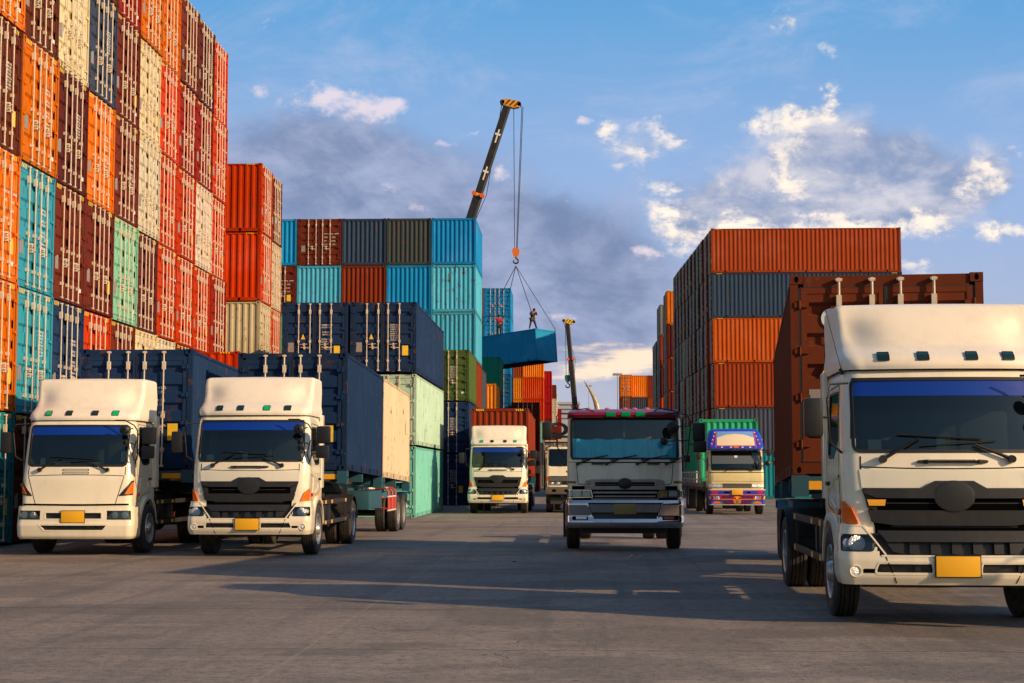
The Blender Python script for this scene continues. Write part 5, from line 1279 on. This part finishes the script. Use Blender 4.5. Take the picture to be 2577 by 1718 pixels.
for x in (-1.18, -.65, -.1, .45, 1.1):
    rk.tube([(x, 1.95, .9), (x, 1.95, 3.12)], .035, 6)
rk.tube([(-1.2, 1.95, 3.12), (1.15, 1.95, 3.12)], .04, 6); rk.tube([(-1.2, .6, 3.12), (1.15, .6, 3.12)], .035, 6); rk.tube([(-1.2, .6, 3.12), (-1.2, 1.95, 3.12)], .035, 6); rk.tube([(-1.2, 1.95, 2.9), (1.15, 1.95, 2.9)], .03, 6)
for x in (-.65, -.1, .45, 1.1): rk.tube([(x, .6, 3.12), (x, 1.95, 3.12)], .03, 6)
rk.tube([(-1.2, .6, 3.12), (-1.12, .6, 2.2)], .03, 6)
rk.build('tyre_rack', BLACK, td)
bd = MB()
for i in range(11): bd.box(-1.15 + i * .21, -1.15 + i * .21 + .185, 2.3, 2.36, 1.0, 3.0)
bd.box(-1.16, 1.16, 2.25, 7.0, .95, 1.08)
for sg in (-1, 1):
    for z in (1.2, 1.55, 1.9, 2.25, 2.6): bd.box(min(sg * 1.13, sg * 1.16), max(sg * 1.13, sg * 1.16), 2.4, 7.0, z, z + .2)
bd.build('stake_body', mat('stake_cream', (.55, .42, .30), .6, dirt=.4, scale=3), td)
o = obj('spare_tyre', TY, None, (.02, 65.9, 3.70), (0, 0, R(12))); o.scale = (1.05,) * 3; tag(o, 'worn tyre standing upright on the roof rack of the small white truck', 'tyre')
o = obj('spare_tyre', TY, None, (-.72, 66.0, 3.42), (0, 0, R(88))); o.scale = (1.0, .9, .58); tag(o, 'squashed looking tyre lying beside the upright one on the rack', 'tyre')
# decorated green truck
YCR = mat('pale_yellow_paint', (.72, .62, .30), .35, coat=.4, dirt=.2, scale=2)
prof = [(.75, 1.04, .12, .05, .12), (1.1, 1.06, .10, .05, .13), (1.5, 1.07, .10, .05, .13), (1.7, 1.07, .12, .06, .13), (2.2, 1.05, .26, .07, .13), (2.50, 1.02, .37, .07, .14), (2.56, .97, .45, .07, .14)]
te, sh = cab_base('pale yellow truck with painted roof board and patterned bumper', (6.30, 62.35, 0), prof, (-.99, .99, 1.71, 2.50), 1.75, 1.32, 4.6, YCR, None, track=.98, r=.49)
F = sh.Q
PB = mat('art_blue', (.015, .05, .55), .4); PO = mat('art_orange', (.75, .17, .01), .4); PR = mat('art_red', (.55, .01, .03), .4); PWH = mat('art_white', (.75, .75, .72), .4); PG = mat('art_green', (.02, .22, .06), .4); PC = mat('art_cream', (.78, .68, .50), .45); PV = mat('art_violet', (.09, .01, .09), .4); PS = mat('art_sky', (.18, .36, .75), .4)
vb = Shell([(2.56, 1.08, .20, .06, .14), (2.62, 1.10, .22, .06, .15), (3.05, 1.04, .52, .08, .2), (3.25, .98, .70, .08, .2), (3.33, .92, .80, .08, .18), (3.36, .82, .95, .08, .15)], 1.6)
b = MB(); shell_body(b, vb, 2.56, 3.36, .04, None, ns=10); vo = b.build('roof_board', PB, te); V = vb.Q
def deco(parent, F_, items):
    byc = {}
    for m_, po, off in items: byc.setdefault(m_.name, (m_, MB()))
    for m_, po, off in items: patch(byc[m_.name][1], F_, po, off, .003)
    for k_, (m_, mb) in byc.items(): mb.build('painted_pattern', m_, parent, smooth=False)
its = [(PS, [(-.74, 2.95), (.74, 2.95), (.70, 3.25), (-.70, 3.25)], .006), (PC, rpoly([(-.74, 2.68), (.74, 2.68), (.72, 3.00), (.35, 3.12), (0, 3.15), (-.35, 3.12), (-.72, 3.00)], .04), .010)]
its += [(PO, rect(-.80, .80, 2.665, 2.68), .008), (PO, [(-.80, 2.6), (-.78, 2.6), (-.72, 3.27), (-.74, 3.27)], .008), (PO, [(.78, 2.6), (.80, 2.6), (.74, 3.27), (.72, 3.27)], .008), (PR, rect(-.72, -.1, 2.66, 2.69), .012), (PR, rect(.1, .72, 2.66, 2.69), .012), (PO, rpoly(rect(-.1, .1, 2.60, 2.70), .03), .013)]
for sg in (-1, 1):
    for i in range(4):
        z = 2.66 + i * .15; x = sg * (.93 - .05 * i); its += [(PR, rpoly([(x - .05, z), (x + .03, z + .02), (x + .04, z + .09), (x - .03, z + .07)], .02), .010), (PWH, rpoly([(x - .03, z + .09), (x + .03, z + .09), (x + .02, z + .12), (x - .03, z + .12)], .01), .012)]
for x in (-.55, -.2, .25, .55): its.append((PWH, rpoly(rect(x - .04, x + .04, 2.605, 2.645), .015), .010))
deco(vo, V, its)
st = MB(); patch(st, F, rect(-.95, .95, 2.515, 2.55), .015, .02); st.build('header_strip', PWH, te); st = MB(); patch(st, F, rect(-.42, -.16, 2.515, 2.55), .02, .02); patch(st, F, rect(.18, .45, 2.515, 2.55), .02, .02); st.build('header_lamps', YREF, te)
ss = MB(); patch(ss, F, rect(-.94, .62, 2.30, 2.47), -.002); ss.build('sun_shade', HOLE, te, smooth=False)
ss = MB(); patch(ss, F, rect(-.94, .94, 1.98, 2.30), -.004); ss.build('painted_reflection', mat('reflection_grey', (.10, .12, .13), .12), te, smooth=False)  # grey patch painted in for the reflection on the windscreen
ss = MB(); patch(ss, F, rect(-.07, .05, 2.22, 2.30), .0); ss.build('paper_disc', PWH, te, smooth=False)
sm = MB(); strip(sm, F, [(-1.2, 1.66), (0, 1.66), (1.2, 1.66)], .03, .006, .01, closed=False); strip(sm, F, [(-.92, 1.62), (-.92, 1.30), (1.15, 1.28)], .01, .004, .005, closed=False); sm.build('panel_seams', BLACK, te, smooth=False)
gb = MB(); patch(gb, F, rect(-.55, .55, 1.04, 1.22), .006, .01); gb.build('grille', mat('grille_bronze', (.10, .08, .06), .4), te); gb = MB()
for z in (1.20, 1.07): patch(gb, F, rect(-.56, .56, z, z + .02), .02, .02)
gb.build('grille_trim', CHROME, te)
for sg in (-1, 1):
    po = rpoly([(.58, 1.06), (1.16, 1.06), (1.16, 1.20), (.58, 1.20)], .02); po = po if sg > 0 else mir(po); b = MB(); patch(b, F, po, .012, .02); h = b.build('headlight', LAMPIN, te); b = MB(); strip(b, F, po, .012, .02, .02); b.build('lamp_bezel', CHROME, h)
bs = Shell([(.38, 1.08, .04, .05, .10), (.98, 1.11, .0, .05, .10)], .5); B = bs.Q
b = MB(); shell_body(b, bs, .38, .98, .05, None, top=False, back=False, ns=6); bo = b.build('bumper', PV, te)
its = [(PB, rect(-1.1, 1.1, .79, .93), .004), (PO, rect(-1.1, 1.1, .935, .96), .005), (PO, rect(-1.1, 1.1, .765, .79), .005), (PWH, rect(-1.12, 1.12, .965, .985), .01), (PWH, rect(-1.1, 1.1, .38, .40), .012), (PO, rect(-.95, .95, .585, .62), .006),
       (PR, rect(-.95, -.75, .82, .92), .008), (PR, rect(.80, .98, .82, .92), .008), (PO, [(-.16, .66), (.16, .66), (.10, .72), (-.10, .72)], .01), (PO, [(-.12, .44), (.12, .44), (.16, .58), (-.16, .58)], .008), (PG, rpoly([(-.05, .46), (.05, .46), (.06, .56), (-.06, .56)], .02), .010), (YREF, rpoly(rect(-.05, .05, .62, .70), .02), .012),
       (PB, rect(-1.08, -.55, .42, .55), .005), (PB, rect(.55, 1.08, .42, .55), .005), (PO, rpoly([(-.98, .43), (-.6, .43), (-.72, .52), (-.85, .53)], .03), .008), (PO, rpoly([(.6, .43), (.98, .43), (.85, .53), (.72, .52)], .03), .008), (PG, [(-.62, .43), (-.5, .43), (-.66, .54), (-.76, .55)], .007), (PG, [(.5, .43), (.62, .43), (.76, .55), (.66, .54)], .007),
       (HOLE, rect(-.5, -.3, .84, .9), .008), (HOLE, rect(.38, .52, .84, .9), .008)]
for sg in (-1, 1):
    for i, c in enumerate((PR, PWH, PS, PO, PB, YREF)):
        x = .58 + i * .085; po = [(x, .60), (x + .06, .60), (x + .10, .72), (x + .04, .73)]; its.append((c, po if sg > 0 else mir(po), .009))
deco(bo, B, its)
pl = MB(); pl.cham(-.21, .21, -.035, -.015, .775, .975, .004); pl.build('number_plate', PLATE, te)
mirror_part(te, [[(.98, .3, 2.5), (1.35, .05, 2.5), (1.38, .05, 2.1), (1.02, .25, 1.9)], [(1.36, .05, 2.35), (1.5, .1, 2.35)]], [(1.24, .05, 2.42, .16, .1, .28), (1.5, .1, 2.35, .14, .1, .26), (1.48, .08, 2.02, .17, .1, .2), (.86, .0, 1.95, .07, .06, .26)], [(.72, .0, 2.0, .07, .12), (1.2, .05, 2.0, .11, .11)])
mirror_part(te, [[(-.98, .3, 2.5), (-1.3, .05, 2.58), (-1.34, .05, 2.2), (-1.02, .25, 1.9)], [(-1.34, .05, 2.3), (-1.5, .08, 2.3)]], [(-1.48, .05, 2.28, .16, .1, .28)])
for x0, sg in ((-.45, 1), (.6, -1)):
    w = MB(); w.tube([F(x0, 1.68, .04), F(x0 + sg * .3, 1.82, .03)], .014, 5); w.tube([F(x0 + sg * .08, 1.78, .03), F(x0 + sg * .7, 1.80, .03)], .01, 5); w.build('wiper', BLACK, te)
fb = MB(); fb.box(-1.15, 1.15, 2.2, 14.5, 1.05, 1.27)
for y in (2.6, 5.0, 7.4, 9.8, 12.2, 14.2): fb.box(-1.2, 1.2, y - .06, y + .06, .93, 1.05)
fb.build('flat_bed', mat('bed_grey', (.16, .15, .14), .6, dirt=.5, scale=3), te, smooth=False)
sd = MB()
for sg in (-1, 1):
    for z in (1.34, 1.62): sd.box(min(sg * 1.24, sg * 1.27), max(sg * 1.24, sg * 1.27), 2.3, 13.5, z, z + .05)
    for i in range(8): sd.box(min(sg * 1.23, sg * 1.29), max(sg * 1.23, sg * 1.29), 2.4 + i * 1.5, 2.46 + i * 1.5, 1.2, 1.70)
sd.box(-1.27, -1.20, 2.3, 2.4, 1.2, 3.0); sd.box(-1.27, -1.1, 2.3, 2.4, 2.92, 3.0); sd.box(1.20, 1.26, 2.3, 2.4, 1.2, 3.0)
sd.build('side_rails', mat('rail_white', (.6, .58, .5), .5, dirt=.4, scale=3), te, smooth=False)
duals(te, 12.0, 1.0, .49); duals(te, 10.8, 1.0, .49)
load(6.41, 66.6, R(-1.3), 1.28, 0, 'emerald', 'bright green container riding behind the painted roof board, partly in shade', L40, ST, flip=True, door=False)

# ------------------------------------------------------------------ the container in the air, its crane and the two men
HCX, HCY = -3.0, 128.0
ang = R(33)
hx, hy = -math.cos(ang), math.sin(ang)                      # long side runs this way from the near corner
ex, ey = math.sin(ang), math.cos(ang)
tilt = R(4.2)
# local +y runs from the near end to the far end; local -x.. the near corner is the local (-w, 0) corner of the end facing +ex
w2 = W * 1.22 / 2
cx, cy = HCX + ex * w2, HCY + ey * w2
yaw = math.atan2(hy, hx) - math.pi / 2
container('hanging blue', cx + hx * L20, cy + hy * L20, 10.72 - math.sin(tilt) * L20, 0, L20, ST, 'bright blue container hanging tilted in the air under the tall crane', None, door=False, rot=(tilt, 0, yaw + math.pi), hazard=False, sx=1.22)
def on_box(along, across, up):
    """point on the hanging box: along its length from the near end, across from its near side"""
    return Vector((HCX + hx * along * math.cos(tilt) + ex * across, HCY + hy * along * math.cos(tilt) + ey * across, 10.72 - math.sin(tilt) * along + up * math.cos(tilt)))
def cable(parent, pts, r=.03, name='cable', world=False):
    if world: pts = [Vector(p) - parent.location for p in pts]
    m = MB(); m.tube(pts, r, 5); return m.build(name, mat('cable_grey', (.03, .03, .032), .5), parent)
CRB = mat('crane_black', (.010, .010, .011), .45, dirt=.25, dirt_col=(.07, .06, .05), scale=1.2)
CRY = mat('crane_amber', (.80, .32, .01), .45, dirt=.3, scale=2)
def crane(label, head, base, wid, hook, ropes, blk, marks=True, head_col=CRY):
    """telescopic boom from base to head; origin at the base on the ground"""
    root = thing('mobile_crane', label, 'crane', (base[0], base[1], 0)); o = Vector((base[0], base[1], 0)); A = Vector(base) - o; Bv = Vector(head) - o
    d = (Bv - A).normalized(); side = Vector((0, 1, 0)); up = d.cross(side).normalized(); side = up.cross(d).normalized(); L = (Bv - A).length
    def seg(t0, t1, wd, hd):
        m = MB(); P0, P1 = A + d * L * t0, A + d * L * t1; vs = []
        for P in (P0, P1):
            for a, b in ((-1, -.6), (-.6, -1), (.6, -1), (1, -.6), (1, 1), (-1, 1)): vs.append(P + side * a * wd / 2 + up * b * hd / 2)
        m.add(vs, [tuple(range(6)), tuple(range(11, 5, -1))] + [(i, (i + 1) % 6, 6 + (i + 1) % 6, 6 + i) for i in range(6)]); return m
    bo = seg(0, .42, wid * 1.25, wid * 1.35).build('boom', CRB, root, smooth=False); seg(.40, .74, wid * 1.08, wid * 1.16).build('boom_section', CRB, root, smooth=False); seg(.72, 1.0, wid * .92, wid * .98).build('boom_section', CRB, root, smooth=False)
    for t_, ww in ((.42, 1.3), (.74, 1.12)):
        m = seg(t_ - .004, t_ + .004, wid * ww, wid * ww * 1.05); m.build('boom_collar', CRY if marks else CRB, root, smooth=False)
        for a in (-1, 1): m = MB(); c = A + d * L * t_ + up * a * wid * .55 - side * wid * .5; m.lathe([(-.2, 0), (-.2, .2), (.1, .2)], 10, 'y', tuple(c)); m.build('collar_lamp', mat('collar_orange', (.7, .12, .01), .4), root)
    if marks:
        m = MB(); YN = Vector((0, -1, 0))
        for t_ in (.80, .905):
            c = A + d * L * t_ + side * (wid * .475 if side.y < 0 else -wid * .475); up_ = up
            for (a0, a1, b0, b1) in ((-.06, .06, -.58, .58), (-.23, -.065, .07, .24), (.065, .23, .07, .24)):
                m.add([c + up * a0 + d * b0, c + up * a1 + d * b0, c + up * a1 + d * b1, c + up * a0 + d * b1], [(0, 1, 2, 3)])
        m.build('cross_marks', TEXTW, root, smooth=False)
    h = MB(); f = wid / .64 * .60
    sgx = 1 if up.x > 0 else -1
    pr = [Vector((x * f, 0, z * f)) for x, z in ((-1.15, .10), (-.95, .55), (-.35, .52), (.9, .25), (1.25, .25), (1.35, -.35), (1.15, -.62), (.35, -.75), (-.9, -.35), (-1.1, -.2))]
    h.prism([(p.x + Bv.x + .35 * f, p.z + Bv.z) for p in pr], Bv.y - .5 * f, Bv.y + .5 * f, 'y'); ho = h.build('boom_head', head_col, root, smooth=False)
    h = MB()
    for i in range(3): 
        x0 = Bv.x - .55 * f + i * .62 * f; h.add([(x0, Bv.y - .505 * f, Bv.z - .30 * f - .14 * i * f), (x0 + .22 * f, Bv.y - .505 * f, Bv.z - .32 * f - .14 * i * f), (x0 + .95 * f, Bv.y - .505 * f, Bv.z + .38 * f - .14 * i * f), (x0 + .68 * f, Bv.y - .505 * f, Bv.z + .42 * f - .13 * i * f)], [(0, 1, 2, 3)])
    h.lathe([(-.5 * f, 0), (-.5 * f, .33 * f), (.5 * f, .33 * f), (.5 * f, 0)], 18, 'y', (Bv.x - .82 * f, Bv.y, Bv.z + .1 * f)); h.lathe([(-.5 * f, 0), (-.5 * f, .30 * f), (.5 * f, .30 * f), (.5 * f, 0)], 18, 'y', (Bv.x + 1.5 * f, Bv.y, Bv.z - .2 * f)); h.build('head_stripes', CRB, ho, smooth=False)
    hk = Vector(hook) - o; b = MB(); s_ = blk
    b.prism([(hk.x - .55 * s_, hk.z + 1.7 * s_), (hk.x - .75 * s_, hk.z + 1.3 * s_), (hk.x - .62 * s_, hk.z + .5 * s_), (hk.x - .25 * s_, hk.z - .1 * s_), (hk.x + .25 * s_, hk.z - .1 * s_), (hk.x + .62 * s_, hk.z + .5 * s_), (hk.x + .75 * s_, hk.z + 1.3 * s_), (hk.x + .4 * s_, hk.z + 1.7 * s_)], hk.y - .3 * s_, hk.y + .3 * s_, 'y')
    bb_ = b.build('hook_block', mat('block_orange', (.70, .17, .01), .45) if marks else mat('block_green', (.02, .12, .10), .4), root)
    b = MB(); cc = Vector((hk.x, hk.y, hk.z - .85 * s_)); b.tube([(hk.x, hk.y, hk.z), (hk.x, hk.y, hk.z - .35 * s_)], .13 * s_, 8)
    b.tube([cc + Vector((math.sin(a), 0, math.cos(a))) * .48 * s_ for a in [R(0 + i * 290 / 14) for i in range(15)]], .15 * s_, 8); b.build('hook', CRB, bb_)
    for (dx, ddx) in ropes: cable(root, [(Bv.x + dx, Bv.y, Bv.z - .3), (hk.x + ddx, hk.y, hk.z + 1.5 * s_)], .03 if marks else .035)
    cable(root, [(Bv.x - .9 * f, Bv.y, Bv.z - .1), Bv + (A - Bv) * .26 + Vector((-1.1 * f * sgx if marks else .6, 0, 0)), A + Vector((-1.4, 0, 1.0))], .03)
    ca = MB(); ca.cham(-4.5, 3.5, -1.25, 1.25, 1.0, 1.5, .06); ca.cham(-3.2, -.4, -1.2, 1.2, 1.5, 2.9, .1); ca.cham(2.2, 3.9, -1.2, 1.2, 1.0, 2.6, .15)
    for x in (-3.6, -2.2, 1.0, 2.4):
        for y in (-1.05, 1.05): ca.lathe([(-.16, .0), (-.16, .3), (-.14, .55), (.14, .55), (.16, .3), (.16, 0)], 18, 'y', (x, y, .55))
    ca.build('carrier', CRB, root)
    return root, hk + o, cc + o
cr, hk, cc = crane('tall black crane boom with two white crosses and striped amber head', (-5.42, 129.5, 32.15), (-14.9, 129.5, 2.6), .64, (-4.83, 130.4, 19.45), [(.45, -.1), (1.12, .05), (1.22, .12)], .42)
for al, acr in ((.1, .1), (.1, W * 1.22 - .1), (L20 - .1, .1), (L20 - .1, W * 1.22 - .1)): cable(cr, [(cc.x, cc.y, cc.z - .4), on_box(al, acr, ST + .02)], .03, 'sling', True)
crane('distant dark crane boom with yellow tip rising behind the grey cream truck', (-.95, 210, 21.7), (.75, 210, 2.2), .62, (-.92, 210, 13.6), [(-.25, -.2), (.1, .15)], .55, marks=False, head_col=YEL)

# people
SKIN = mat('skin_brown', (.20, .09, .05), .6)
def person(label, loc, rz, shirt, trousers, pose):
    """one skinned body; pose gives joint positions in metres, facing -y"""
    J = pose; names = list(J); idx = {n: i for i, n in enumerate(names)}
    E_ = [('pelvis', 'chest'), ('chest', 'neck'), ('neck', 'head'), ('chest', 'shL'), ('shL', 'elL'), ('elL', 'haL'), ('chest', 'shR'), ('shR', 'elR'), ('elR', 'haR'), ('pelvis', 'hipL'), ('hipL', 'knL'), ('knL', 'anL'), ('anL', 'toL'), ('pelvis', 'hipR'), ('hipR', 'knR'), ('knR', 'anR'), ('anR', 'toR')]
    rad = dict(pelvis=.15, chest=.17, neck=.065, head=.095, shL=.085, shR=.085, elL=.055, elR=.055, haL=.04, haR=.04, hipL=.11, hipR=.11, knL=.075, knR=.075, anL=.05, anR=.05, toL=.04, toR=.04)
    def skin(keep, name, m_, parent, k=1.0):
        vs = [n for n in names if n in keep]; ii = {n: i for i, n in enumerate(vs)}; me = bpy.data.meshes.new(name)
        me.from_pydata([J[n] for n in vs], [(ii[a], ii[b]) for a, b in E_ if a in ii and b in ii], []); me.materials.append(m_)
        o = bpy.data.objects.new(name, me); C.objects.link(o); o.parent = parent
        md = o.modifiers.new('skin', 'SKIN'); me.skin_vertices[0] if len(me.skin_vertices) else None
        for n in vs: me.skin_vertices[0].data[ii[n]].radius = (rad[n] * k, rad[n] * k)
        me.skin_vertices[0].data[ii['pelvis' if 'pelvis' in ii else vs[0]]].use_root = True
        o.modifiers.new('sub', 'SUBSURF').levels = 2; o.modifiers['sub'].render_levels = 2; return o
    o = skin(names, 'person', SKIN, None); o.location = loc; o.rotation_euler = (0, 0, rz); tag(o, label, 'person')
    skin(['pelvis', 'chest', 'shL', 'elL', 'shR', 'elR'], 'shirt', shirt, o, 1.16)
    skin(['pelvis', 'hipL', 'knL', 'anL', 'hipR', 'knR', 'anR'], 'trousers', trousers, o, 1.17)
    hr = MB(); h = J['head']; hr.lathe([(.11, 0), (.10, .06), (.06, .105), (.0, .115), (-.05, .10)], 14, 'z', (h[0], h[1] + .015, h[2])); hr.build('hair', mat('hair_black', (.01, .01, .01), .8), o)
    return o
P1 = dict(pelvis=(0, 0, .88), chest=(.03, -.10, 1.30), neck=(.06, -.18, 1.47), head=(.07, -.24, 1.60), shL=(-.17, -.12, 1.38), elL=(-.30, -.22, 1.16), haL=(-.14, -.42, 1.34), shR=(.22, -.12, 1.38), elR=(.32, -.22, 1.14), haR=(.18, -.44, 1.38),
          hipL=(-.10, 0, .82), knL=(-.17, -.04, .46), anL=(-.24, .04, .09), toL=(-.26, -.12, .04), hipR=(.10, 0, .82), knR=(.24, -.06, .45), anR=(.38, .04, .09), toR=(.46, -.10, .04))
p = on_box(.55, .25, ST)
person('man in dark clothes bending over on top of the hanging container', (p.x - .1, p.y, p.z - .02), R(25), mat('shirt_dark', (.02, .022, .03), .8), mat('trousers_khaki', (.045, .04, .03), .8), P1)
P2 = dict(pelvis=(0, 0, .90), chest=(0, .0, 1.32), neck=(0, -.02, 1.50), head=(0, -.02, 1.64), shL=(-.19, 0, 1.40), elL=(-.42, -.10, 1.42), haL=(-.62, -.16, 1.52), shR=(.19, 0, 1.40), elR=(.24, -.05, 1.14), haR=(.10, -.28, 1.22),
          hipL=(-.10, 0, .84), knL=(-.11, -.03, .47), anL=(-.11, .03, .09), toL=(-.12, -.12, .04), hipR=(.10, 0, .84), knR=(.11, -.03, .47), anR=(.11, .03, .09), toR=(.13, -.12, .04))
p = on_box(4.35, .75, ST)
person('man in red shirt standing on the lower end of the hanging container, arm raised', (p.x, p.y, p.z - .02), R(10), mat('shirt_red', (.42, .012, .03), .8), mat('trousers_black', (.012, .012, .014), .8), P2)

# far hall with domed roof, lamp posts
hl = MB(); n = 28; vs = []
for i in range(n + 1):
    t = -1 + 2 * i / n; z = 14 + 17 * math.cos(t * 1.25) ** .9 if abs(t) < 1 else 14 + 17 * math.cos(1.25) ** .9
    vs += [(t * 62, 0, z), (t * 62, 90, z)]
hl.add(vs, [(2 * i, 2 * i + 1, 2 * i + 3, 2 * i + 2) for i in range(n)]); hl.add([(v[0], 0, 0) for v in vs[::2]] + [v for v in vs[::2]], [(i, i + 1, n + 2 + i, n + 1 + i) for i in range(n)])
hall = thing('domed_hall', 'pale grey domed hall far behind the stacks, faint against the sky', 'building', (17, 900, 0))
hl.build('roof', mat('hall_roof', (.34, .37, .40), .6), hall)
tw = MB(); tw.box(-26, -15, 10, 20, 0, 41); tw.build('tower', mat('hall_tower', (.36, .38, .42), .6), hall)
tw = MB()
for i in range(4): tw.box(-27, -14, 9, 21, 33 + i * 2.6, 34.4 + i * 2.6)
tw.build('tower_decks', mat('hall_tower', (.36, .38, .42), .6), hall)
for x, y, h_ in ((8.9, 330, 22), (4.6, 520, 30)):
    m = MB(); m.tube([(0, 0, 0), (0, 0, h_)], [.16, .09], 6); m.cham(-1.0, 1.0, -.3, .3, h_ - .2, h_ + .25, .1)
    tag(m.build('light_mast', mat('mast_grey', (.25, .26, .27), .5), None, loc=(x, y, 0)), 'thin floodlight mast ' + ('nearer the horn' if y < 400 else 'farther off beside the dome'), 'light mast')

# litter
for (x, y, c, s_) in ((1.18, 30.6, PAPER, .16), (-9.4, 22.4, mat('litter_blue', (.02, .08, .5), .5), .06), (-1.1, 29.0, HOLE, .05), (4.7, 28.2, HOLE, .07)):
    m = MB(); rr_ = random.Random(x); vs = [(math.cos(a) * s_ * rr_.uniform(.5, 1.2), math.sin(a) * s_ * rr_.uniform(.5, 1.2), .012 + rr_.uniform(0, s_ * .35)) for a in [i * 6.283 / 9 for i in range(9)]] + [(0, 0, s_ * .3)]
    m.add(vs, [(i, (i + 1) % 9, 9) for i in range(9)]); tag(m.build('scrap', c, None, loc=(x, y, 0)), {PAPER.name: 'crumpled pale scrap on the ground before the grey cream truck', 'litter_blue': 'tiny blue scrap on the open ground', }.get(c.name, 'small dark scrap on the yard ground near ' + ('the middle' if x < 0 else 'the big truck')), 'litter')
